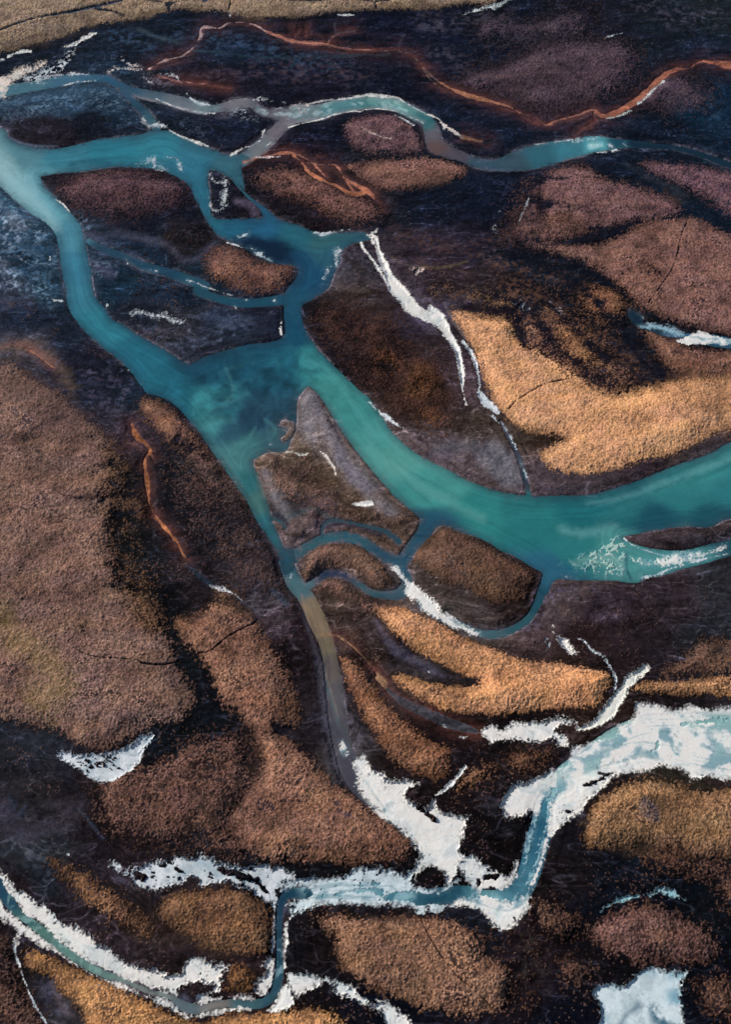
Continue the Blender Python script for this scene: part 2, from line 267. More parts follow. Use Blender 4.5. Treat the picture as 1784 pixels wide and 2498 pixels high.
SOIL = """300,60,0c2136 100,130,0c1f33 700,70,0b1a30 900,60,0a1630 1100,60,0d1a30 1300,60,191c2c 1500,60,16222f 1600,30,1c2830 1250,150,352c38 1200,200,3a2f3b 1420,200,0c2238 1560,130,0b2238 1600,260,0a2840 1450,270,0d2138
500,120,0e2138 500,180,14162c 700,180,151930 900,150,0f1a30 850,200,0d1830 700,300,0e1830 600,340,0f1a30 1050,250,0b1d36 1150,280,0b2038 150,230,24425a 250,240,1c384f 200,280,0d1c30 130,300,251e2c 370,240,182c42
400,290,0f2136 480,280,0e1c32 1000,310,0c2036 1100,450,0f1c34 950,460,0f1b30 1150,500,1c2134 850,380,20222e 1300,520,10192a 1560,420,0d2338 600,400,14182a 620,460,181421 700,500,231a28 850,480,1a2030
200,400,141626 300,430,1f1826 420,440,101a30 300,500,141c30 400,540,1e1c26 250,540,28405a 330,560,19344c 450,620,1a3448 250,640,12334a 400,650,152d44 300,700,202a3c 400,720,34343f 500,720,2f3a50 600,700,283048 450,770,343a4e
40,500,2c4f68 90,540,284a62 60,580,16374e 100,640,25465c 40,660,3a4258 60,720,20304a 150,740,202e44 60,760,4a4a5a 200,800,1e2236 260,840,1a2438 200,880,28304a 300,880,24344c 220,930,332f40 300,960,44384a
850,560,41343f 950,560,3a2e3c 1050,560,2c2638 1150,560,1c2636 900,600,453640 1000,620,40303a 1080,620,34282f 1150,660,1c1c2a 1250,700,161a28 1250,600,141e2c 1350,600,0e1522 1400,700,141822 1350,800,20202e 1450,850,24202c
1200,850,251a28 1400,760,1f2436 760,600,44404a 800,580,34303a 780,650,4a3c3e 750,720,241a22 850,800,281a1e 950,870,37241e 720,800,241c28 1000,760,3e3038 1040,850,5a4650 980,700,54465a 1060,960,50403c 1000,1010,6a5a66 1090,1030,6e5e6c 1110,1060,62525a 1150,960,5e4c48
1200,960,4c3832 1200,1080,5e5060 1300,1080,544856 1450,1050,4a3a44 1550,1010,54464e 1500,980,6a5448 710,920,6c5d60 740,1000,7a686a 820,1060,7e6c70 650,1010,6e5a50 620,1060,745c54 700,1060,6a5448 860,1110,7a6464 900,1160,6a5450 720,1140,6c5664 660,1170,6e5c66 780,1120,685248 650,1130,4c4450
350,1050,1a2030 400,1150,161c2c 480,1200,202232 560,1200,332c3a 550,1300,3c3444 450,1300,2c2430 320,1200,151c28 350,1350,121824 380,1450,111a26 430,1550,101624 600,1330,4a4250 620,1380,54465a 660,1400,3a2c3c 700,1550,2c2430 640,1450,241a26 690,1620,28222e
500,1400,3a2b26 700,1700,433a42 740,1700,48444e 680,1690,1f1a28 780,1780,2c2430 760,1330,5c4a48 800,1370,4a3c42 860,1400,4c3c42 760,1400,524448 860,1500,483e48 930,1480,4e4450 900,1440,2a2028 1000,1530,302830 820,1460,3c3034 940,1380,5c5058 1000,1390,5a4e50 1080,1380,564a50 1120,1360,3c2c30
1150,1330,3e2e30 960,1300,54484c 1250,1330,584a56 1300,1280,5c4a52 1350,1350,44364a 1200,1430,52404a 1300,1420,34242c 1400,1400,302530 1500,1330,403444 1600,1320,363848 1450,1480,2a222e 1580,1420,2b2f3e 1380,1500,2c2028 1250,1500,3c2c2e 1350,1600,3c2a2a 1100,1600,1e161c
1000,1640,241a22 880,1740,2a1e24 960,1740,221a20 1050,1720,201822 1080,1650,1c151c 1100,1750,1e1820 1060,1850,16131c 1150,1800,1a1a24 1150,1700,2a1e24 1000,1780,201620 1150,1900,1a141c 1250,1750,2a2028 1300,1850,1c1a26 1240,1950,201a24
1400,1880,0e1626 1400,1960,0c1628 1500,1940,0a1426 1280,2060,181626 1330,2050,0e1628 1200,2100,281c28 1180,2200,221a28 1300,2200,161628 1250,2250,0e142a 1320,2150,18141f 1600,2050,0e1522 1590,2110,050d20 1500,2180,080f20 1400,2140,10121e 1600,2220,0c1224 1300,2250,0c1228
80,1650,282c3c 150,1700,2c2c3c 80,1800,32303e 150,1800,363040 100,1900,323848 160,1950,30283a 220,1830,241c28 100,1950,242c3c 40,1980,2c2230 100,2050,2e2634 200,2080,342a38 300,2150,342a36 400,2180,30242e 250,2120,3a2e3e 320,2000,342a34
300,1900,2c2230 400,1930,20202e 600,1925,141724 800,1935,14141f 1000,1940,18161f 600,1790,4c3a34 300,1720,161622 380,1650,0e1724 320,1800,281e26 450,1750,1c1820 200,1720,30242e 420,1980,3c2e36 330,2050,3e2e30 560,2180,3a2a32 650,2100,1a1a28 700,2100,20181f 720,2200,1a1622 800,2240,0c1428 680,2260,2c2228 900,2050,1a1620 1050,2060,1c2030
100,2200,34303e 150,2260,42404e 30,2200,20181f 200,2220,5c4a44 50,2270,241e2a 1624,1700,3a2e34 1350,1800,281e24 1500,1750,3a3430"""
WCOL = """-50,380,7fa0a8 0,370,7c9fa8 60,420,7aa6b4 90,470,6ca0b0 110,400,5c98a8 150,520,46849a 120,460,5f9cae 190,650,2f7890 160,600,2f7590 230,720,20788c 300,800,13677e 380,870,12647a 60,340,527f8e 130,350,2e7c90 250,330,16758a 350,310,20788c 450,330,2c6d82 430,370,236d86 450,450,1e6f88 470,490,1a6b82
520,500,14607e 580,500,13587a 540,390,2d6272 510,370,366878 660,520,1b5f72 720,530,2f5f68 740,570,245468 620,560,08233c 550,540,0a2a44 700,620,0b4766 650,590,0b4060 680,680,124e68 655,740,084a66 600,760,0f4a62 640,800,145a6e 540,800,11495f 450,820,10485f 600,850,14485c
690,800,2c7a80 750,860,3a8886 800,910,388886 850,960,489490 900,1010,549892 1000,1060,45948f 950,1090,3a8c8a 1080,1120,248080 1150,1120,207478 1200,1170,1a7276 1300,1140,0f666e 1280,1220,207478 1400,1130,1c666f 1500,1090,247278 1580,1050,2a7a7e 1624,1090,24727a 1450,1150,144f60 1600,1160,174e5c
1380,1220,4a9090 1500,1230,509498 450,900,2f7c86 400,900,16687c 480,950,3e8288 520,1010,4a8084 500,900,22606f 560,930,203e54 500,960,2a5264 600,900,22465a 560,1000,40747a 600,990,385c68 560,1080,286a70 600,1180,2a6c78 580,1100,4a7470 640,1250,285060 650,1300,44626c 665,1310,506a74
690,1350,7e7056 710,1390,7a6c54 725,1430,706850 735,1480,625c54 742,1550,57565a 750,1650,4a4c54 770,1700,42424c 850,1800,34303a 720,1210,1e5a68 780,1195,1c5264 860,1235,1c4860 900,1250,204c64 950,1170,1e4c64 1220,1270,22607a 1200,1330,1a4e60 1150,1390,265460 1090,1410,40606c 740,1275,1c2f4c 830,1310,30525e 880,1320,3c5464
70,200,466e80 150,195,3a6480 250,178,1a5070 200,190,2c5a78 290,200,284c66 330,215,4e5e6e 400,230,68717a 460,240,708086 520,240,727278 580,240,66696c 620,290,6e6a70 590,330,6e7478 690,250,6c7c80 740,245,548088 850,232,447a7c 900,240,5e8a8a 950,265,32686f 970,300,605e64 970,330,5e4844 1000,350,504c56 1080,370,384e60 1140,360,3a4e5e
1200,340,2c6070 1270,330,337486 1330,325,56a0ae 1370,320,124a5c 1420,325,0c3448 1480,330,0a2c40 1550,345,0c3044 1620,365,0c3246 700,1165,2c4c58 760,1155,2c4c58 850,1165,2c4c5c 300,240,1a4058 340,280,365c6c 250,560,183c54 350,600,14405a 430,640,1a4a5e 550,670,12485e 1110,940,4a4654 1140,990,364050 1160,1060,1a3040 1450,730,12283a 1500,750,2c5a78 0,1959,103e58 17,1998,1a4860 56,2041,3c6468 90,2070,587870 132,2102,62807a 180,2135,6a8880 224,2160,6c8a84 280,2185,7a8a82 336,2203,7c8880 420,2240,5e6c74 470,2240,808078 555,2231,44626c 600,2225,2f5262 620,2180,264a5c 620,2130,1e4456 620,2071,1c445a
640,1995,123850 660,1980,143e54 690,1984,184458 730,1984,6a909e 774,1982,8aa6b0 830,1984,6f98a6 865,1984,3f7488 900,1990,5a8898 931,1993,28566a 960,1998,204e62 1015,1987,1e4e62 1050,1995,4a7c8a 1085,2001,6a98a0 1128,1998,4a7484 1150,1970,38687c 1178,1931,3a6f86 1192,1875,2a627c 1200,1840,245a74 1212,1786,3a7288 1230,1750,7aa4ae 1253,1721,94b8bc 1350,1680,9cbcbc 1421,1640,90aeac 1500,1620,a0bebe 1600,1600,8caeae"""
# soft colour strokes over soil or water: (colour, strength, softness, strokes)
TINT = [
("17131c", .9, 22, "B3 700,960,24 900,1000,40 1080,1030,50 1160,1100,60 1220,1250,50;B3 1000,900,30 1150,950,40 1300,1080,50 1420,1250,60 1560,1380,50 B4 420,1450,60 560,1560,40"),  # this and next two: cloud shade above the meadow, painted into soil and grass
("0e111c", .95, 22, "B3 1130,560,60 1350,620,70 1560,760,60 B4 420,820,50 620,1020,40 760,1130,50 830,1280,50 960,1430,50 1150,1510,40 1400,1520,30;B4 120,560,50 400,640,50 620,760,40 800,900,30"),
("1a1620", .9, 20, "B4 150,900,36 300,1090,40 480,1260,44 640,1400,36;B4 0,960,30 120,1120,36 200,1280,36"),
("141420", .9, 14, "A4 60,1480,24 200,1440,40 330,1450,24;B4 80,150,30 200,170,50 330,190,30;B4 60,460,24 300,470,26 560,420,30 740,360,30 900,290,30"),
("8c8488", .6, 22, "C2 960,220,80 980,400,110 1000,560,80;C2 1230,700,110 1380,850,100 1480,950,80;C3 20,1040,80 200,1140,60;C2 640,820,50 720,1000,60 800,1130,70;C3 1000,600,90 1100,750,110 1150,900,90 900,720,60"),
("565059", .7, 12, "D2 930,380,20 1010,700,30 1070,900,50 1120,1150,100 1180,1400,130 1250,1600,120"),
("857c82", .75, 16, "C2 1000,230,70 1090,420,60 1200,620,80 1330,850,90 1450,960,80"),
("9a9096", .5, 2.5, "C2 960,420,5 1010,520,6 1030,640,5;C2 900,620,5 960,560,6 1000,470,5;C2 1130,600,4 1200,700,5 1210,860,4;C2 880,450,5 930,520,5 920,600,4;C3 20,1080,4 200,1180,5 330,1150,4"),
("5a4440", .8, 40, "F -60,850,60 40,860,70 120,910,70 190,960,40"),
("a07050", .8, 44, "F 1540,890,110 1640,900,130 1750,900,140"),
("3c2e30", .8, 14, "D2 60,560,40 200,500,70 330,590,60;D2 180,620,40 260,680,30"),
("2a2228", .85, 12, "G2 720,250,30 830,290,60 900,330,60"),
("3a2c2c", .6, 22, "D2 320,1130,60 420,1180,70 500,1230,60"),
("4c3a34", .6, 30, "G2 100,800,120 260,950,120 320,850,80"),
("5a4638", .5, 40, "G4 500,1000,60 700,1150,80 1000,1200,80;G4 1100,880,60 1200,1000,80"),
("553f38", .5, 36, "E3 300,1080,80 330,1180,50;E3 0,800,30 300,800,30 600,840,30"),
("5e4638", .55, 30, "E2 -20,900,60 200,1010,70 450,1040,50"),
("8c6448", .55, 40, "D3 500,620,60 300,480,50 150,450,40;D3 700,1150,80 500,1130,60 350,1080,40"),
("5c4238", .6, 26, "C4 1100,380,60 1300,350,90 1500,330,120"),
("6a5040", .6, 26, "A3 0,1360,60 300,1440,60 600,1420,60"),
("1c2c40", 1, 3, "A1 -100,305,8 0,272,8 150,215,9 400,152,9 600,112,9 750,76,9 980,35,8"),
("a8a8ac", .6, 3, "A1 60,250,4 300,182,4 580,125,4 980,42,4"),
("1a2432", 1, 3, "A1 755,88,12 830,100,18 900,110,14 985,140,9"),
("1e2838", .9, 6, "A1 1130,-10,10 1230,30,20 1340,62,14 1340,95,10;A1 1340,50,12 1480,20,8 1624,-10,8"),
("26303e", .9, 3, "A2 378,-20,7 366,40,7 355,90,12;A2 700,28,6 960,30,6 1300,16,6 1500,30,8 1520,70,12;A2 1500,35,8 1624,20,6 A3 100,20,6"),
("6a5a50", .5, 40, "A1 150,120,50 300,60,60 450,90,40;A1 250,300,60 500,230,60 700,180,50;A1 0,330,60 120,330,60"),
("8c7054", .5, 40, "A1 1000,120,40 1200,80,60;A2 400,60,60 700,90,50 900,60,40"),
("34506a", .9, 8, "A2 140,-20,30 170,20,30"),
("5e6c80", .6, 3, "A1 0,1000,10 60,1080,12 150,1130,12 300,1158,12 450,1160,10"),
("4c6274", .5, 6, "A1 330,1385,16 480,1362,18 650,1345,18 820,1325,18 960,1312,16 1100,1330,14"),
("66586a", .7, 12, "B2 430,150,60 520,170,80 560,230,50"),
("3a3044", .7, 8, "B2 200,520,20 120,590,20 0,600,30"),
("3c5a70", .5, 26, "A1 0,860,90 200,800,90 400,760,80 700,730,60 950,760,40"),
("77604f", .55, 30, "B1 0,1310,90 180,1290,100 330,1330,90 430,1400,70 530,1530,60 C1 520,100,60 560,160,40"),
("8a5c52", .5, 14, "B1 0,1310,30 150,1270,40 300,1330,60 420,1400,40"),
("5c5c6e", .5, 16, "B1 650,400,60 800,430,30 950,410,30 1200,460,50 1350,510,40 1450,610,50 1550,600,30 B2 0,600,30 100,590,30 180,520,20 270,450,20"),
("4e4a60", .6, 14, "B1 780,650,50 850,700,80 900,720,40"),
("6e7484", .5, 18, "B1 100,300,80 180,350,50 60,250,50;B1 20,650,60 40,720,40"),
("6a4a48", .4, 8, "B2 180,590,20 280,520,16 420,520,20"),
("7a7c70", .5, 16, "B2 1150,430,60 1250,430,60 1400,420,50"),
("7c6e70", .6, 6, "B3 600,950,20 660,1080,26 740,1180,26 820,1300,14 880,1440,10"),
("6a5a60", .5, 8, "B3 200,720,20 300,830,30 420,900,40 540,1000,24 640,1120,20"),
("2a2024", .7, 3, "B3 400,880,5 560,1020,5 700,1170,5 800,1270,5 870,1400,5 C3 890,150,6 960,260,6 1060,360,6 1150,450,6 1220,600,5 1290,760,4"),
("241a1e", .75, 2, "C3 1110,330,5 1200,260,5 1350,170,5 1480,120,5 1590,92,4"),
("2a2020", .6, 2, "B4 1285,280,5 1220,450,5 1170,660,5 1050,850,5 970,950,5"),
("1e1a1a", .7, 2, "D1 590,770,4 760,845,5 1070,865,6 1130,890,10 1250,905,12 1330,895,8 1430,860,6 D2 120,800,6 210,795,6 360,680,6 560,560,6 650,460,5"),
("241c1c", .6, 2, "E3 410,790,4 470,930,4 580,1110,4 680,1240,4 820,1360,4 980,1500,4"),
("22191c", .5, 2, "G2 540,450,4 700,550,4 960,720,4"),
("504654", .7, 2, "D2 720,240,5 680,330,5 580,530,5 380,670,4"),
("2a2630", .6, 5, "C3 480,650,6 620,660,6 760,610,6 860,520,6 900,490,6"),
("3a3038", .5, 14, "C3 560,740,16 800,840,20 1000,880,20 1150,900,16"),
("302428", .5, 8, "C3 640,600,20 740,540,20 800,480,20;C3 400,570,20 500,590,16 620,580,16"),
("44363e", .5, 8, "C4 50,870,20 300,880,22 600,870,22 850,800,24 1100,720,26 1300,650,26 1600,580,26"),
("20161c", .6, 14, "F 1000,690,8 1060,688,14 1130,700,12"),
("1e2a40", .5, 20, "C4 730,1310,20 500,1340,6"),
("4a5c60", .6, 10, "A1 1090,240,10 1250,300,16 1400,350,12 1450,360,5"),
("3a5660", .35, 8, "A2 60,400,10 300,430,10 600,470,10 900,460,8 1300,450,6 1624,440,5"),
("3c3c42", .45, 14, "A4 780,1310,14 900,1380,30 1050,1450,50 1250,1560,50 B4 1150,80,40 1250,160,30"),
("604030", .4, 10, "B4 1100,60,14 1200,160,20"),
("0a2c40", .4, 24, "A4 1200,900,90 1450,950,90 1624,900,90"),
("0b3a4a", .35, 20, "A4 1400,1260,30 1550,1340,30 1700,1420,30"),
("17182a", .7, 10, "A4 420,60,20 500,170,24 600,270,20 820,270,24 1100,330,26 1200,420,20"),
("44202e", .3, 10, "A2 860,290,20 880,250,10;A2 960,290,12 960,230,6"),
("6b7384", .35, 5, "A2 1140,320,5 1200,270,5 1350,250,4;A2 1200,260,4 1190,200,4"),
("5b5260", .5, 8, "A3 230,370,8 280,290,8"),
("2c2018", .55, 10, "B2 1290,610,40 1380,660,70 1440,690,40;B2 1380,790,24 1430,800,20"),
("6a5a50", .5, 10, "B2 1200,790,20 1300,840,30 1450,850,20;B3 0,800,10 60,780,6"),
("a88a60", .35, 8, "B3 180,590,6 300,650,7 560,670,6 780,620,5"),
("8a6a58", .4, 14, "B3 700,1030,30 740,1090,24"),
("5a5068", .55, 8, "G2 820,820,40 900,800,20;G2 1200,840,40 1240,930,60 1300,960,40 1380,1000,20"),
("222638", .8, 6, "G2 580,830,30 640,880,90 700,900,60;G2 740,850,8 1000,850,8"),
("5c565e", .7, 12, "G4 930,840,60 950,920,140 1010,980,60"),
("5a4438", .5, 12, "C1 250,700,50 200,620,60 350,400,60 300,500,50;C1 240,920,40 300,940,40"),
("141c24", .7, 6, "C1 490,1010,10 540,1050,22 650,1050,22;C1 110,1150,50 220,1170,50;D1 660,610,10 690,680,16;D1 60,270,10 130,320,16 190,400,20"),
("9a8048", .5, 40, "D1 0,450,120 100,700,200 300,800,200 500,1100,200 300,1150,200 400,1250,150"),
("5c5450", .5, 10, "D2 400,900,30 360,980,20"),
("3c2e30", .4, 10, "D3 500,1100,30 620,1150,50 780,1150,30"),
("7c6068", .5, 6, "D4 310,1000,40 330,1080,40;D3 1550,1020,30"),
("606478", .5, 14, "E2 0,1420,60 60,1440,30"),
("68666e", .5, 30, "C3 560,640,60 850,620,90 1050,750,120 1130,880,90"),
("746870", .5, 14, "C2 1200,520,60 1300,800,90 1420,920,90 1550,960,60"),
("8a7a78", .35, 14, "C2 960,200,60 1030,420,50 1100,550,60"),
("2a2228", .5, 6, "C2 1200,1000,40 1260,1060,24 1350,1100,16 1500,1060,16"),
("2c2420", .45, 10, "C2 740,740,30 850,800,60 930,880,60"),
("4c6468", .4, 10, "C2 700,1170,40 800,1200,30 1000,1120,20 1180,1200,40"),
("443c48", .5, 14, "G1 0,900,200 200,1100,160 400,1000,80"),
("30303e", .8, 10, "C2 1100,1260,40 1200,1230,40 1350,1240,40 1550,1310,50;C2 720,1150,30 800,1220,40"),
("5a6478", .4, 7, "G1 610,880,8 700,980,20 770,1070,14 830,1140,5"),
("1c1a26", .5, 12, "G1 480,560,30 620,760,30 800,950,24;G1 380,1040,16 520,1180,40 560,1200,20"),
("2b4a5e", .4, 10, "D2 20,100,20 130,200,20 220,260,20;D2 700,300,40 820,420,20"),
("5c5a66", .5, 8, "D2 450,380,16 560,450,16 620,500,10"),
("6a6274", .4, 12, "D3 60,560,30 200,760,60 350,850,60 500,930,50 600,980,30"),
("2c3040", .5, 10, "E1 700,0,20 760,90,16 820,180,10"),
("74646a", .35, 8, "E1 420,1300,60 480,1450,70 560,1560,60"),
("7a5a58", .5, 12, "A3 430,1000,50 480,1100,60 500,1180,40"),
("5e4038", .5, 12, "A2 1050,1250,14 960,1340,30 1080,1320,20 1250,1400,30 1320,1470,40"),
]
# streaks on the water: silt threads, dark and pale bands
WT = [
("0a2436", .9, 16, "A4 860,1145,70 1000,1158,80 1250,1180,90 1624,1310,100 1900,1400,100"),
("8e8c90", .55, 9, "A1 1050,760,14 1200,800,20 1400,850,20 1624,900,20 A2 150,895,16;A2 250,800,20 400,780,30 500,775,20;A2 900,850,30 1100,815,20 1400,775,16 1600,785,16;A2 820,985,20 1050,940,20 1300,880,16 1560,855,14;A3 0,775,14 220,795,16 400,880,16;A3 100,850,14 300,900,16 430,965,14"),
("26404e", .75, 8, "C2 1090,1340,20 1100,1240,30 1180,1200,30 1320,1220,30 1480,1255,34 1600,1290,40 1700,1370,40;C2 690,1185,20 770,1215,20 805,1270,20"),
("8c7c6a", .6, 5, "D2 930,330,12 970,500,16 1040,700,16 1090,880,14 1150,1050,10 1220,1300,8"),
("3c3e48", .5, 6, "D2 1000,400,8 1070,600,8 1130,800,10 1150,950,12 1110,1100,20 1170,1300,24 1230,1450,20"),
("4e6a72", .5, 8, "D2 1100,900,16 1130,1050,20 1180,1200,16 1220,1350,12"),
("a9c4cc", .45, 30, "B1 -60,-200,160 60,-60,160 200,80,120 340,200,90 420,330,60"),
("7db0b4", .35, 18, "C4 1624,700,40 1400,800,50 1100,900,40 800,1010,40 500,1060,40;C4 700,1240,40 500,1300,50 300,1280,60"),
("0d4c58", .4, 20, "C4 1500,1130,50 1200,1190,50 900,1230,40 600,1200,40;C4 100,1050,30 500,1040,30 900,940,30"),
("4e8a8c", .45, 10, "C2 330,0,12 370,100,20 380,200,16 300,280,12;C2 200,330,16 350,270,16 500,190,16;C2 560,470,20 500,560,20 450,590,20;C2 640,400,14 720,480,16 680,560,16"),
("2d6a78", .4, 14, "B2 300,1500,20 420,1430,18 560,1400,14;B2 700,1340,14 740,1430,10;C2 400,130,16 560,60,14"),
("22445a", .5, 20, "C2 230,330,20 400,280,60 600,240,80 760,300,70;C2 300,460,60 440,500,60 520,400,60"),
("6ea4a0", .35, 20, "C3 0,620,40 200,780,60 450,950,70 700,1090,60 900,1180,40"),
("3d8c8c", .3, 30, "C4 1624,820,60 1200,950,70 900,1050,60 600,1180,40"),
("56a0a2", .35, 14, "C2 990,-60,20 1150,30,30 1350,300,40 1500,560,50"),
("0b3350", .5, 16, "A1 560,1300,30 700,1280,30 850,1300,20;B1 760,860,30 850,1020,50 1000,1100,40 1200,1240,40"),
("061c34", .9, 18, "B2 480,470,60 600,470,90 740,560,90 840,610,30"),
("86a8a4", .4, 8, "A3 20,790,60 150,810,60 250,830,60;A4 540,1140,60"),
("c2dde0", .55, 6, "A4 510,1160,40 600,1150,30;A3 230,850,10 300,880,20"),
("3d5c66", .5, 12, "A2 570,850,20 620,920,30 740,950,30"),
("8c8478", .4, 12, "C2 590,860,24 620,930,30 640,1000,20"),
("8aa8a0", .45, 12, "D4 420,60,40 550,40,80 700,60,90 760,120,40"),
("14384e", .6, 5, "D4 800,0,16 800,120,18 830,200,14"),
("8a8a6c", .4, 8, "D3 90,1010,16 170,1080,16"),
("a08868", .3, 14, "D2 960,420,30 1040,520,40 1100,640,30"),
]
# holes, leads and thin spots cut out of the ice
LEAD = """E1 -200,380,90 -60,450,90 0,530,70 60,640,84 130,730,84 200,790,66 330,890,80 470,1010,56 620,1120,60 800,1215,56 1000,1290,44 1200,1370,40 1350,1410,40 1450,1480,60 1560,1510,60 E2 130,1500,44 350,1460,44 520,1470,60 640,1450,60 715,1370,55 755,1200,55 752,1000,40 752,800,42 775,650,50 850,585,66 960,590,80 1000,600,20;E2 1250,590,20 1450,560,24 1624,590,30 E3 60,600,20;E3 150,620,50 300,610,70 420,640,90 600,630,100 700,570,100 780,600,40;E3 900,560,30 1000,590,80 1110,600,80 1200,540,60 1270,400,70 1320,200,80 1370,50,70 G3 1400,850,50;E2 1150,610,20 1250,600,30;E3 900,590,20 1000,560,50 1060,600,30
G3 1400,850,40 1480,740,20;G3 380,860,14 450,920,30 520,980,44 540,1010,14;G4 1240,220,20 1400,200,26 1624,180,40 2000,180,50;G4 580,600,20 620,620,16 700,600,20;G4 470,700,20 540,680,24 600,650,20;G4 1040,360,12 1050,400,14 1000,430,8;G4 290,910,10 360,910,14 380,890,8
E3 440,430,30 520,460,80 580,480,50;E3 860,470,30 880,520,40;E3 920,470,40 1000,460,40;E3 30,510,26 90,510,24;E2 280,400,30 400,430,50 560,490,50 650,580,30
D3 400,290,20 450,330,36 500,370,30;D4 -900,-900,1 -899,-900,1;E1 1080,440,40 1130,460,50;E1 1300,370,30;E1 1400,400,30
E4 1500,-900,1 1501,-900,1;E4 1210,1340,10 1230,1310,20;G1 650,520,50 780,530,100 900,510,70"""
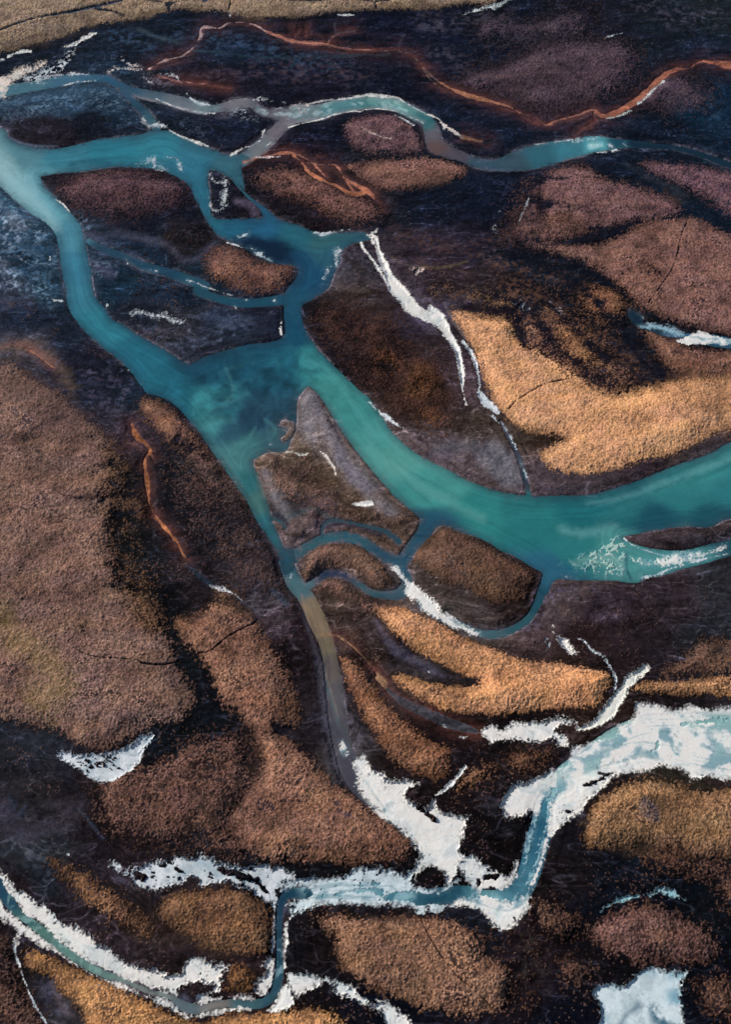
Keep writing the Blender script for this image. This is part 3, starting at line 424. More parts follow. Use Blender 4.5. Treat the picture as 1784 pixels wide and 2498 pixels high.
# ice and snow: (name, category, tone, ragged amplitude, patchiness, label, shape)
W_, B_, P_ = "f0f0ee", "a9c4d0", "c8d0d8"
ICE = [
("river_ice","ice sheet","86a8b4",12,.42,"streaky blue slush in the steep right arm of the V bend","E3 1150,640,60 1240,510,90 1290,380,130 1320,200,150 1370,40,150 G3 1400,850,130 1470,760,120 1560,700,120 G4 300,650,90 400,560,80"),
("ice_field","ice field",W_,8,.1,"widest white ice field, reaching the right edge of the frame with faint green melt pools","G4 870,62 1000,60 1150,92 1300,72 1450,82 1624,80 2200,80 2200,640 1624,665 1560,680 1450,640 1300,670 1250,600 1100,560 980,590 850,605 700,635 620,720 500,815 440,880 370,960 270,1040 180,1130 140,1000 60,950 G3 1300,900 1180,960 1070,930 1050,860 1130,720 1250,685 1330,650 1450,590 1580,530 G4 350,420 450,370 600,335 700,305 720,250 695,215 800,205 860,150"),
("ice_sheet","ice sheet",W_,9,.12,"large white ice sheet filling the brown stream where it runs down to the lower river","G2 1255,340 1285,420 1330,510 1375,470 1430,480 1500,560 1570,600 1624,650 G3 130,650 300,668 410,690 330,740 290,790 370,850 470,870 520,810 550,900 620,930 700,950 800,940 770,1040 740,1130 740,1230 830,1270 720,1330 700,1420 640,1480 560,1380 420,1360 370,1500 340,1420 380,1300 410,1260 350,1170 200,1030 100,960 0,880 G2 1540,920 1450,850 1370,740 1360,640 1340,540 1280,500 1245,420"),
("ice_sheet","ice sheet",W_,9,.25,"white ice lying in the sharp V shaped bend of the lower river","E3 700,400 720,330 760,280 830,275 900,335 1000,390 1090,455 1140,400 1180,340 1190,420 1140,520 1080,600 1130,640 1220,600 1280,480 1340,330 1375,180 1440,60 1460,120 1400,300 1370,420 1330,540 1300,600 1240,740 1140,860 1050,888 980,850 920,770 800,705 680,690 720,640 850,620 830,540 760,480"),
("river_ice","ice sheet","c2d2da",9,.32,"pale blue ice along the straight stretch of the lower river","E2 1624,690 1300,682 1120,680 950,745 860,785 815,730 790,660 860,640 970,600 980,540 900,540 760,600 740,560 830,490 960,480 1200,455 1400,395 1600,405 E3 150,400 250,430 350,420 380,520 560,560 640,510 690,460 720,520 560,660 700,690 560,722 400,745 340,705 150,692 0,690"),
("ice_sheet","ice sheet",P_,12,.4,"ragged ice band with dark wet spots at the western end of the lower river","E1 1160,350 1350,310 1500,290 1624,270 E2 0,300 100,290 210,290 260,340 400,360 500,380 650,372 800,400 880,470 800,540 745,580 742,690 705,700 650,655 550,592 400,535 300,522 150,522 50,472 E1 1480,480 1400,530 1250,560 1080,542 1000,480 900,400 880,345 1000,385 1080,372"),
("ice_shelf","ice shelf",W_,6,.1,"narrow white ice shelf on the right bank of the short vertical channel","E2 840,780,20 810,850,36 805,950,44 795,1060,26 795,1170,14"),
("ice_shelf","ice shelf",W_,6,.1,"thin white ice strip on the left bank of the short vertical channel","E2 716,720,8 712,850,12 708,960,26 695,1040,26"),
("ice_sheet","ice sheet",W_,11,.15,"long white ice sheet on the upper side of the bottom left river","E1 -300,150 -60,260 0,355 60,470 130,560 250,640 380,700 480,800 600,870 720,930 790,1010 860,1020 900,1080 1000,1150 1150,1190 1300,1210 1440,1240 1455,1160 1540,1110 1624,1120 E2 100,1110 260,1150 370,1150 310,1250 300,1360 200,1400 350,1390 520,1400 620,1430 480,1445 350,1435 130,1470 120,1400 200,1360 190,1320 60,1310 -20,1350 -60,1440 E1 1350,1385 1200,1350 1000,1270 800,1190 620,1095 480,985 340,865 210,765 150,680 130,660 60,600 0,500 -200,330"),
("ice_shelf","ice shelf",W_,8,.1,"thin white ice shelf along the lower bank of the bottom left river","E1 -200,500 -60,560 0,610 50,700 120,770 200,820 330,925 470,1045 620,1150 800,1245 1000,1320 1200,1400 1350,1440 1430,1520 1560,1560 E2 130,1545 350,1490 480,1475 525,1510 350,1535 150,1565 50,1585 E1 1500,1592 1350,1522 1100,1402 900,1322 700,1232 500,1102 350,1022 230,952 170,930 140,1000 110,1010 115,900 60,830 0,790 -200,700"),
("ice_shelf","ice shelf",W_,9,.1,"jagged white ice on the inside of the channel's bottom bend","E2 600,1160 700,1090 712,1180 722,1240 700,1340 640,1415 590,1400 570,1300 650,1220"),
("ice_sheet","ice sheet",W_,10,.1,"white ice tongue running off the bottom edge right of the vertical channel","E2 810,1230 960,1218 1150,1258 1330,1320 1450,1430 1624,1465 E3 0,1422 150,1450 300,1570 400,1700 180,1750 100,1560 0,1490 E2 1570,1545 1440,1480 1300,1445 1180,1400 1130,1300 1000,1362 900,1380 880,1420 860,1370 820,1300"),
("ice_sheet","ice sheet",W_,7,.05,"white ice wedge filling the corner below the vertical channel","E2 800,1290 850,1390 850,1480 700,1532 610,1510 680,1500 730,1420 775,1330"),
("frozen_rill","frozen rill",P_,4,.2,"thin frozen rill leaving the bottom left ice and running off the bottom edge","E1 130,960,30 120,1050,20 160,1180,18 210,1320,16 260,1440,18 320,1540,24 380,1640,24 500,1800,20"),
("ice_sheet","ice sheet","cfe0e8",8,.1,"square blue white ice sheet by the bottom edge near the right corner","E4 520,1368 650,1300 760,1318 880,1220 1000,1180 1150,1208 1270,1215 1245,1300 1240,1420 1255,1640 1255,1900 590,1900 585,1500"),
("ice_crescent","ice patch","8fc0cc",8,.14,"blue crescent of ice above the brown mound near the right edge","E4 600,735,16 680,672,34 800,628,36 950,608,26 1080,575,62 1180,605,56 1255,640,24"),
("ice_crescent","ice patch",P_,7,.13,"boat shaped blue white ice crescent under the huge left mound","G1 440,420 540,440 620,462 800,452 900,442 1000,400 1100,340 1240,285 1190,380 1130,450 1100,530 1030,610 900,680 800,685 700,650 600,570 500,520 460,500"),
("ice_floe","ice floe",W_,7,.08,"long white ice floe wedged beside the block shaped brown island","D3 160,112 250,95 300,200 400,270 500,345 570,430 680,512 760,552 885,622 890,642 830,655 750,620 600,562 450,482 350,382 275,310 290,260 240,190"),
("ice_sheet","ice sheet",W_,9,.1,"horizontal white ice bar between the golden ridge and the V bend","G3 880,262 950,212 1050,232 1180,210 1300,200 1450,180 1530,155 1600,165 G4 240,150 330,180 430,205 350,230 250,262 330,330 330,390 250,402 200,352 100,372 0,372 G3 1200,362 1050,362 960,390 930,340 900,310"),
("ice_bridge","ice sheet","e0e2dc",7,.1,"slanting pale ice branch joining the horizontal ice bar to the dark slope","D4 940,890 972,925 900,1000 830,1060 780,1150 700,1310 620,1365 450,1422 370,1395 480,1350 580,1270 650,1170 740,1060 800,970 880,930"),
("snow_patch","snow patch",W_,7,.15,"elongated snow patch above the right end of the golden ridge","D4 230,650 320,670 350,740 400,800 330,815 280,750 230,690;D4 215,650,8 210,600,8 230,560,5"),
("snow_patch","snow patch",P_,7,.4,"faint small snow patch just left of the elongated one","D4 160,700,26 180,740,26 160,780,10"),
("frozen_rill","frozen rill",P_,5,.15,"thin curved snow filled rill arching down to the slanting ice branch","D4 370,690,8 450,700,14 520,780,20 600,820,26 660,900,20 700,980,22 712,1040,16 690,1110,12"),
("snow_strip","snow patch",W_,4,.05,"short slanting snow strip above the large white ice sheet","G3 765,560,26 700,640,32 640,710,28 570,765,16 530,785,18"),
("ice_lens","ice patch",W_,5,0,"solid white ice lens in the dark pool at the right edge","B4 1180,1240 1260,1210 1330,1175 1400,1170 1480,1185 1624,1230 1900,1270 1900,1310 1624,1272 1560,1280 1500,1255 1400,1275 1330,1265 1250,1277"),
("ice_patch","ice patch","86aabb",6,.35,"thin blue streaky ice trailing from the solid white lens","B4 900,1010 930,1060 1000,1100 1130,1120 1270,1190 1200,1212 1050,1160 900,1130 960,1112"),
("ice_patch","ice patch",W_,8,.35,"white streaked ice south of the grey bar in the turquoise river","C4 820,1480 900,1500 1000,1510 1150,1480 1180,1440 1250,1450 1400,1440 1500,1430 1590,1395 1560,1440 1400,1500 1250,1560 1150,1560 960,1560 850,1530"),
("ice_patch","ice patch","9dbab4",14,.75,"patchy translucent ice in the turquoise river left of the streaked ice","C4 450,1480 560,1440 640,1370 760,1350 790,1420 780,1624 700,1660 560,1620 430,1560"),
("ice_strip","ice strip",P_,3,.2,"curved thread of ice under the tip of the grey bar","C4 780,1345,10 840,1390,12 930,1430,8 1050,1470,6 1180,1490,6"),
("ice_strip","ice strip",P_,5,.15,"thin ice strip on the lower bank of the turquoise pool at the right","D4 930,190,8 1050,165,14 1180,110,18 1300,75,24 1450,35,20 1600,5,8"),
("ice_strip","ice strip",P_,6,.4,"broken ice specks on the bank right of the block shaped island","D4 290,180,8 350,190,10 430,210,12;D4 820,230,6 860,262,8"),
("frozen_stream","frozen stream",W_,4,.06,"long white frozen stream winding past the dark mound","B3 30,400,30 60,440,28 70,500,32 100,590,45 140,690,62 200,820,100 280,900,110 360,1000,100 460,1045,92 560,1095,95 620,1180,70 680,1280,50 710,1350,40 728,1450,50 745,1600,32 C3 740,150,15 770,285,18;B3 490,990,55 560,1060,75"),
("frozen_stream","frozen stream",W_,3,.08,"thin white strand running parallel left of the long frozen stream","B2 1400,465,20 1420,520,18 1480,590,18 1560,720,28 1624,820,32 B3 170,830,25"),
("frozen_stream","frozen stream",P_,4,.15,"grey white frozen strand at the left foot of the golden meadow","B3 745,1258,18 810,1340,28 845,1430,28 880,1580,18 C3 868,180,18 880,210,45 950,290,55 1020,345,32"),
("frozen_stream","frozen stream",P_,5,.4,"broken ice along the little dark creek below the golden meadow","C3 1050,420,10 1090,480,15 1150,590,18 1180,650,10;C3 1200,720,15 1230,800,20 1250,850,10;C3 980,380,20 1040,440,10"),
("snow_patch","snow patch","ece6e0",4,.1,"snow fork where the rusty rill meets the head of the frozen streams","B2 1450,400,18 1480,420,24 1500,400,18 1530,365,7;B2 1480,430,16 1500,470,16"),
("ice_patch","ice patch",P_,8,.3,"pale ice on the right shore of the teal pool","B2 1195,515 1260,515 1235,590 1215,650 1190,660 1190,600"),
("ice_patch","ice patch",P_,8,.35,"small blue ice patch below the pale shore ice of the teal pool","B2 1165,650,26 1130,700,26 1090,780,8"),
("ice_strip","ice strip",P_,4,.1,"white ice strip on the north bank of the teal pool","B2 1030,378,7 1090,395,18 1200,376,7 1320,358,8"),
("ice_patch","ice patch",P_,9,.25,"ragged white ice patch on the small wedge island","A2 210,1370,16 235,1440,18 300,1455,28 325,1440,34 320,1520,44 315,1600,50 B2 320,80,34 300,165,50"),
("ice_patch","ice patch",P_,6,.2,"little ice scrap at the lower left corner of the wedge island","B2 205,110,6 205,190,10 250,215,14"),
("ice_patch","ice patch",P_,8,.25,"white ice tuft at the top bank of the upper left island","A1 1090,1300,20 1160,1295,26 1215,1260,36 1225,1310,44 1330,1345,22"),
("ice_patch","ice patch",P_,6,.3,"hooked ice scrap right of the white tuft on the upper left island","A1 1310,1242,10 1400,1262,24 1425,1310,20 1435,1350,14"),
("ice_sheet","ice sheet","e6d8ce",9,.15,"creamy white ice where the upper stream enters at the left edge","A1 -700,560 0,600 80,570 160,540 250,515 370,480 390,510 320,560 200,595 140,640 70,700 50,770 0,785 -700,800"),
("ice_patch","ice patch",P_,9,.65,"mottled ice crust right of the creamy ice at the left edge","A1 200,600 300,560 420,500 560,400 600,400 500,560 450,600 300,660 220,650 190,630"),
("ice_strip","ice strip",P_,4,.2,"thin white line of ice along the top left stream","A1 290,645,16 400,605,10 560,590,6 700,592,5"),
("snow_patch","snow patch",W_,4,.1,"white snow streak below the tan plain near the top left","A1 490,385,10 600,362,18 650,322,30 700,300,28 765,268,12"),
("snow_patch","snow patch",W_,4,.15,"small snow streak close to the left edge under the tan plain","A1 60,460,10 150,422,18 245,410,8"),
("snow_patch","snow patch",P_,4,.2,"faint snow dash on the left edge","A1 -80,495,8 30,480,7"),
("ice_strip","ice strip",P_,4,.2,"curved ice strip on the upper edge of the grey flats at the top left","A1 510,675,5 600,650,14 700,645,10 770,642,10"),
("ice_patch","ice patch","d8d0d0",7,.4,"broken ice around the meeting of the rust rill and the blue stream","A1 850,575,12 960,545,24 1050,560,20 1130,548,14;A1 965,485,8 1040,520,18 1130,530,8"),
("ice_patch","ice patch",P_,6,.45,"tangled ice scraps right of the small confluence at the top left","A1 1140,610,10 1180,650,18 1220,670,10;A1 1270,590,8 1380,600,8 1430,660,16"),
("ice_patch","ice patch",P_,8,.45,"speckled ice at the mouth of the narrow blue channel","A1 1125,920,20 1140,960,20;A1 1180,1000,20 1250,985,36 1310,1010,16"),
("ice_strip","ice strip",W_,2,.1,"hair thin white ice line on the north bank of the blue arm","A1 1340,1035,7 1420,1075,6 1500,1110,8 1600,1150,8 A2 0,1092,5 100,1125,7 190,1162,7"),
("ice_strip","ice strip",W_,3,.05,"white ice strip along the lower edge of the murky stream's first bend","A1 1230,780,5 1400,850,8 1520,880,12 A2 0,862,12 120,890,12 240,902,5"),
("ice_strip","ice strip",P_,3,.1,"white ice wedge on the upper edge of the murky stream's first bend","A1 1480,745,5 A2 30,760,6 100,812,18 200,835,14"),
("ice_patch","ice patch",P_,6,.3,"row of small ice scraps above the middle of the murky stream","A2 530,788,10 590,800,22 660,800,8;A2 685,815,7 790,815,7;A2 710,858,6 780,860,4"),
("ice_patch","ice patch","c8b8b8",7,.3,"pinkish ice star in the murky stream","A2 840,858,12 900,830,16 980,835,16;A2 900,840,8 920,890,20;A2 930,840,8 970,885,10"),
("ice_strip","ice strip",W_,2,.05,"fine white line on the north bank of the murky stream","A2 960,832,8 1100,802,8 1300,780,9 1420,760,9 1500,752,9 1624,775,5 A3 0,760,6 60,755,7 220,775,9 300,820,7 420,885,5 540,940,5 575,970,12 600,1020,14"),
("ice_strip","ice strip","e0d4d0",5,.15,"white ice wedge where the murky stream turns to rust","A3 570,975,16 650,1030,24 710,1070,22 750,1105,9"),
("ice_strip","ice strip",W_,2,.05,"fine white line on the south bank of the murky stream","A2 820,1012,7 960,975,8 1100,942,9 1200,905,7 1350,882,9 1390,890,5 1440,870,7 1550,862,7 1624,870,8 A3 100,865,7 250,888,8 300,915,6 430,972,9"),
("ice_strip","ice strip",P_,4,.15,"double ice streak on the slope south of the murky stream","A3 210,918,8 290,960,12 350,1000,12"),
("ice_strip","ice strip",W_,3,.05,"white ice strip on the left bank of the murky side branch","A2 370,1230,16 450,1190,12 560,1140,9 615,1100,9 625,1050,8 650,1018,5"),
("ice_strip","ice strip","d8c8cc",3,.1,"short ice strip where the rust rill joins the side branch","A2 480,1292,5 560,1245,8 640,1250,5 760,1240,4;A2 640,1165,4 690,1125,5"),
("snow_strip","snow patch","cbb6a8",3,.2,"thin snow line across the low grey brown mound at the top","A2 1400,1030,6 1470,1075,9 1580,1115,8 A3 180,1128,4"),
("ice_patch","ice patch","dfeef0",6,.1,"bright white ice streak at the top edge of the frame","A3 760,120,6 850,85,24 980,60,28 1060,30,34 1150,-20,36 1300,-90,30"),
("ice_patch","ice patch","b8dce4",6,.4,"bright turquoise ice in the dark blue reach at the upper right","A4 385,1125,22 480,1108,26 610,1082,10;A4 500,1155,24 570,1150,20"),
("ice_patch","ice patch",P_,5,.35,"broken ice hooks at the end of the upper right reach","A4 645,1145,8 680,1160,8;A4 780,1140,10 810,1160,10;A4 690,1200,6 735,1190,10"),
("ice_strip","ice strip",P_,2,.1,"hair thin white line on the north bank of the upper right reach","A4 70,1147,5 200,1130,5 370,1108,6;A4 560,1212,6 640,1208,5"),
("ice_strip","ice strip","b0b8bc",5,.3,"grey ice strip beside the rusty river at the upper right","A4 880,835,12 950,775,20 1020,705,18 1090,650,14"),
("ice_strip","ice strip","a8b4b0",4,.2,"short pale ice strip left of the grey one on the rusty river","A4 640,945,5 740,920,9 830,880,9"),
("snow_strip","snow patch",P_,3,.1,"single thin white dash in the dark flats at the upper right","A4 625,305,4 700,288,6 760,272,4"),
("ice_patch","ice patch",P_,8,.25,"jagged white ice strip on the grey slope between the two river arms","B1 1040,1035,10 1100,1015,30 1200,1040,40 1290,1050,50 1380,1085,40 1480,1112,20"),
("ice_strip","ice strip",W_,2,.1,"short white ice line on the upper left island's west shore","B1 440,122,5 490,150,8 550,218,8"),
("ice_floe","ice floe",P_,3,.1,"little oval ice fleck on the grey western flats","B1 395,575,16 398,600,16"),
("ice_strip","ice strip",P_,4,.3,"faint white streak crossing the grey western flats","B1 110,555,6 160,600,8 210,625,6"),
("ice_patch","ice patch",P_,4,.3,"tiny ice scrap in the teal backwater west of the oval mound","B1 1180,672,10 1240,684,12"),
("ice_patch","ice patch",P_,3,.3,"smallest ice scrap in the teal backwater","B1 1000,600,5 1010,628,12"),
("ice_floe","ice floe",P_,3,.2,"ice fleck on the east bank of the west arm","B1 850,962,12"),
("ice_floe","ice floe",W_,3,.1,"ice fleck on the grey point where the west arm widens","B1 1105,1570,12;B1 1015,1470,8"),
("ice_patch","ice patch",P_,5,.4,"dotted ice on the west bank of the west arm","B1 430,930,8 490,925,14"),
("ice_strip","ice strip",P_,4,.25,"white ice thread along the top shore of the oval mound","B2 340,466,6 420,490,12 495,515,10;B2 530,508,10 560,520,8"),
("ice_patch","ice patch",P_,5,.15,"white ice wedge at the top right shore of the oval mound","B2 570,545,14 605,562,24 640,580,6 690,605,5"),
("ice_floe","ice floe",P_,4,.2,"small drifting floe in the dark water above the oval mound","B2 430,418,5 480,400,16 508,385,8"),
("ice_strip","ice strip",P_,3,.15,"white ice thread in the teal channel below the oval mound","B2 20,757,5 80,775,6 130,795,9 200,825,8 300,860,4 380,880,4"),
("ice_floe","ice floe",P_,3,.1,"round ice fleck in the channel mouth below the oval mound","B2 710,918,20"),
("ice_floe","ice floe",P_,3,.1,"smaller ice fleck left of the round one below the oval mound","B2 490,914,14"),
("ice_floe","ice floe",P_,3,.1,"tiny hooked ice fleck on the grey slope's upper shore","B2 392,960,5 410,982,7"),
("ice_patch","ice patch",W_,5,.05,"white ice tuft on the left bank at the channel neck","B2 768,1095,10 765,1150,22 765,1190,24"),
("ice_patch","ice patch","d8cfc0",4,.1,"thin cream ice strip in the notch of the arrow shaped island","C2 810,660,8 870,675,12 930,692,14 1010,675,8"),
("ice_patch","ice patch","f0e8e0",3,.05,"slender white ice sliver on the arrow shaped island","C2 1070,668,8 1110,690,18 1150,740,20 1190,800,18 1198,840,8"),
("ice_floe","ice floe",W_,3,0,"bright white ice oval at the dark pond of the arrow shaped island","C2 1330,1075 1400,1053 1490,1058 1503,1080 1430,1097 1380,1092"),
("ice_floe","ice floe",P_,2,.1,"tiny pale fleck off the upper notch of the arrow shaped island","C2 670,605,5 685,598,10"),
("ice_strip","ice strip",P_,5,.2,"white ice wedge on the right bank below the dark mound","C3 0,260,16 60,320,26 110,360,20 200,430,30 290,490,8"),
("ice_patch","ice patch","b8bac0",5,.2,"grey white ice patch at the upper end of the tussock hillside","D2 205,265,14 290,290,34 350,310,36 420,350,18 470,395,7"),
("ice_floe","ice floe",P_,2,.1,"tiny white floe at the head of the brown stream","D2 848,170,6 842,190,10"),
("snow_patch","snow patch",P_,5,.3,"small white snow dot inside the golden ridge's hollow","D3 475,938,26"),
("snow_patch","snow patch",P_,8,.6,"speckled snow patch among the dark tussocks of the golden meadow","B3 1150,970,20 1200,960,50 1220,1000,50 1290,1000,20"),
("snow_patch","snow patch","a89ca4",8,.6,"faint grey snow scatter right of the speckled patch","B3 1450,930,20 1510,980,34 1540,1050,14"),
("snow_patch","snow patch","d8c0b8",7,.55,"pale pinkish snow scatter beside the frozen stream's bend","B3 330,680,14 380,700,50 420,680,20"),
("snow_patch","snow patch","8f949a",7,.65,"faint grey snow scatter in the dark flats","B3 1000,340,40 1010,380,30;B3 1030,230,14"),
("snow_strip","snow patch","8f8c90",5,.5,"grey streaky frost line at the left end of the pink brown mounds","B3 1280,100,10 1240,180,14 1190,310,8"),
("ice_floe","ice floe",P_,4,.2,"little pale dot in the dark flats at the lower left","G1 540,1252,18"),
("ice_patch","ice patch",P_,6,.4,"scattered ice crumbs left of the horizontal white ice bar","G3 590,215,14 630,260,8;G3 710,325,10 790,320,22;G3 820,270,16 850,285,24"),
("ice_patch","ice patch",P_,10,.55,"mottled ice fringe on the dark slope left of the V bend","G3 1060,880,30 1090,950,30 1150,880,50;G3 1130,730,30 1200,700,40;G3 1000,1310,10 1060,1330,20"),
("snow_patch","snow patch","e0e8ea",3,.2,"white dash high on the dark river bed near the top","A2 1205,128,5 1340,130,7"),
("snow_patch","snow patch",P_,3,.1,"short white spout where the crack of the tan plain ends","A2 360,110,12 360,130,16"),
("ice_patch","ice patch","8898a8",9,.7,"speckled ice below the middle of the murky stream","A2 390,880,40 480,890,50;A2 450,940,14 500,955,10;A2 550,960,16 590,958,14"),
]

CRUST = [
("6c4c3c", .6, 1.0, 24, "B3 820,560,60 1050,640,60 1300,700,60 1500,760,60;B3 1060,780,80 1250,880,80 1450,960,80;B4 60,1000,80 250,1150,80 420,1250,60;B4 500,1150,60 700,1300,60 900,1450,80;B4 300,780,60 450,850,60"),
("5a3e34", .6, 1.2, 24, "B3 200,400,60 500,480,90 800,520,90 1050,420,80;B3 450,650,80 750,700,60"),
("4a4450", .7, 1.4, 24, "A3 400,200,90 700,200,90 1000,150,90 1250,300,90;A3 500,380,60 700,520,90 850,600,60;A4 900,60,120 1200,150,160 1500,120,160;A4 1100,700,80 1250,850,80"),
("3a5068", .6, 1.4, 30, "A2 100,300,90 400,330,120 700,400,90 1000,500,100 1300,520,90;A1 900,300,120 1200,400,120;A4 1300,850,90 1500,900,90"),
("504048", .6, 1.6, 30, "A2 100,560,120 400,600,120 700,600,140 1100,580,140 1400,600,120"),
("5e5660", .6, 1.0, 16, "D2 1180,1000,60 1230,1200,80 1330,1380,80 1420,1500,60;G2 1150,100,90 1180,400,100 1260,620,70"),
("3e3430", .5, 1.2, 30, "G1 900,700,200 1100,900,240 1300,1000,200;E3 1250,900,200 1300,1200,200;E1 500,300,200 700,600,140 950,850,120"), # (colour, strength, scale, soft, strokes): dried silt and frost crust on the flats
("98a6b6", .85, .9, 20, "B1 -60,240,200 80,320,220 200,330,120 290,400,80;B1 -20,650,160 60,760,120;B1 30,480,60"),
("6a94a4", .8, .8, 24, "B1 0,80,120 60,200,100"),
("6c8496", .8, .8, 30, "B1 260,740,120 330,860,120 380,930,60;B1 120,560,60 400,640,40;A1 0,830,100 200,810,100 450,780,100 700,760,110 900,800,80"),
("6a7688", .7, .8, 16, "B1 780,670,120 860,680,110 900,740,60;B1 640,280,80 740,300,60 700,350,60"),
("5a6276", .5, 1.2, 20, "B1 1200,1180,70 1400,1300,90 1550,1340,90 B2 60,1280,120 250,1200,120 450,1100,100;B1 1550,1050,60 B2 0,1100,60"),
("665c62", .5, .9, 16, "B1 1050,1110,26 1250,1170,30 1400,1200,36 1550,1230,40"),
("5c6478", .6, .6, 20, "A1 1440,1010,60 1624,1050,60 A2 120,1040,80"),
("66606c", .6, .7, 14, "A2 320,900,90 450,890,90 540,930,60"),
("6c6672", .6, .7, 14, "A1 1150,600,60 1250,650,80 1350,660,60"),
("54607a", .45, .8, 20, "A1 500,460,60 420,540,60 300,600,60;A1 560,400,40"),
("3c5066", .5, 1.4, 30, "A1 700,480,80 560,470,80;A1 1400,250,100 1500,330,80;A1 620,720,100"),
("5a5266", .5, 1.0, 18, "C1 620,150,60 800,260,120 900,300,100 1000,200,100;C1 700,60,100 900,90,100"),
("6e625e", .55, .8, 12, "C2 960,480,120 980,560,110 930,420,60;C2 840,460,40 830,520,30"),
("6a5c66", .5, .8, 20, "D2 780,600,90 850,700,80 900,800,60;D2 600,430,60 700,500,60;D2 700,340,40"),
("5e5668", .5, .8, 16, "D3 700,560,60 850,600,50 1000,640,60;D4 150,300,120 100,420,120 300,300,90 600,280,60;D3 1100,660,60 1300,560,90"),
("4c4656", .5, 1.0, 24, "G2 1130,150,80 1160,350,110 1250,520,80 1330,640,60"),
("6a5e66", .5, .8, 16, "B3 250,760,90 340,860,90 420,920,60;B3 120,560,40 200,680,40"),
("5c4c58", .5, 1.0, 20, "B2 1250,560,50 1300,520,90 1400,560,70 1480,700,60"),
("564c60", .45, 1.2, 30, "C3 350,620,60 600,680,80 900,700,160 1100,850,160"),
("5a5060", .5, .8, 10, "C4 60,950,60 200,980,40 500,960,40;C4 100,900,40"),
("4c4a5c", .45, 1.1, 30, "E1 400,1350,120 480,1500,120"),
("2e3c50", .45, 1.2, 30, "G1 60,900,200 150,1050,200;G1 500,500,60"),
("4a4c60", .5, .8, 16, "E2 800,720,50 860,700,60;E1 940,450,60 1000,520,60"),
]

SKIN = [ # swirled skins of new ice and slush on the water: (colour, strength, soft, cover, strokes)
("93b0bc", .8, 14, -.25, "E2 960,560,90 1150,570,130 1400,570,130 1624,560,100 E3 60,560,80 200,590,80 330,600,60"),
("dfeaec", .8, 10, .05, "E2 960,540,60 1150,540,100 1400,520,110 1624,480,60"),
("4e8296", .6, 16, -.1, "E3 760,600,60 900,620,110 1050,640,110 1180,560,120 1250,420,110 1300,250,110 1340,60,120"),
("a8c4ce", .6, 10, .12, "E3 880,600,60 1000,650,90 1100,700,60;E3 1200,300,40 1230,150,40 1270,0,60;E3 1280,450,50 1330,300,40"),
("0f3c50", .6, 12, -.2, "E3 420,640,60 550,630,80 700,590,70;E3 1300,380,40 1340,200,60 1360,60,60;E2 850,580,50 950,590,50"),
("a8c4c8", .7, 16, -.1, "G4 0,1100,80 60,950,100 150,800,120 300,700,120 500,600,140"),
("9ab8b4", .5, 14, .0, "E1 60,640,60 200,790,70 470,1010,50 800,1215,40"),
("b0c4c4", .5, 10, .15, "E2 40,1490,60 200,1460,50 400,1460,40 560,1470,50"),
("9ab4c0", .6, 10, .0, "E2 755,1300,50 755,1150,50 755,900,40"),
("b8ccd0", .5, 12, .1, "A2 620,880,60 760,900,70 900,900,80 1100,860,70 1400,820,60;A3 100,820,60 230,840,60"),
("a0b8bc", .5, 14, .15, "D4 300,120,80 500,80,120 700,80,120 850,120,80"),
]

ITINT = [ # blue and grey zones in the ice
("2e5c72", .95, 16, -.4, "E4 740,1640,80 790,1560,90 880,1490,70;E4 1010,1510,50 1050,1580,90 1120,1640,80"),
("6c9cb0", .9, 20, -.3, "E4 600,1450,80 620,1600,80;E4 1180,1400,90 1230,1550,90;E4 900,1230,30 1000,1200,30;E4 1150,1230,30 1230,1240,30;E4 560,1360,40 720,1310,40"),
("8fb4ae", .7, 20, -.3, "G4 1240,230,50 1400,210,60 1624,190,80 1900,190,90"),
("9cc0be", .6, 24, -.1, "G4 1450,370,80 1624,370,90;G4 200,680,120 350,620,100 500,560,80 650,500,60"),
("6c98a8", .8, 20, -.1, "G4 100,950,160 160,820,140 230,740,100 330,700,60;G4 400,740,60 340,820,50"),
("a8b8c4", .6, 20, -.1, "G3 1080,900,90 1150,780,90 1230,740,60;G3 580,1060,20 640,1180,26 700,1330,26;G3 380,860,40 480,960,40"),
("8ea8b8", .7, 20, -.15, "E1 1050,420,90 1150,440,90 1350,420,80 1450,430,60;E2 150,360,60 300,430,60 500,500,60 650,600,50"),
("5c8496", .6, 16, .0, "E2 300,400,50 450,460,60 620,580,40;G1 650,520,70 780,540,110 900,510,80 1150,360,50 1200,330,40"),
("a0b8b4", .5, 16, -.1, "E1 230,760,30 400,880,40 600,1010,40 800,1110,40 1000,1220,40 1200,1290,30;E1 0,420,40 100,620,30"),
("8cacb8", .6, 16, -.1, "E3 850,700,60 1000,760,80 1130,720,80 1230,600,60;E3 700,420,60 780,500,60"),
("a4c0cc", .5, 16, -.1, "E2 1000,1280,40 1250,1340,50 1450,1450,40 E3 100,1500,60 230,1560,60"),
("b0a8a0", .5, 16, -.1, "B3 100,600,40 160,740,40 300,880,40 500,1080,40 640,1200,30"),
("9a9494", .5, 12, -.1, "D3 300,200,30 400,300,50 600,470,40 750,580,30;D4 700,1150,40 600,1290,40;G3 950,280,50 1100,330,40 1350,300,30"),
]
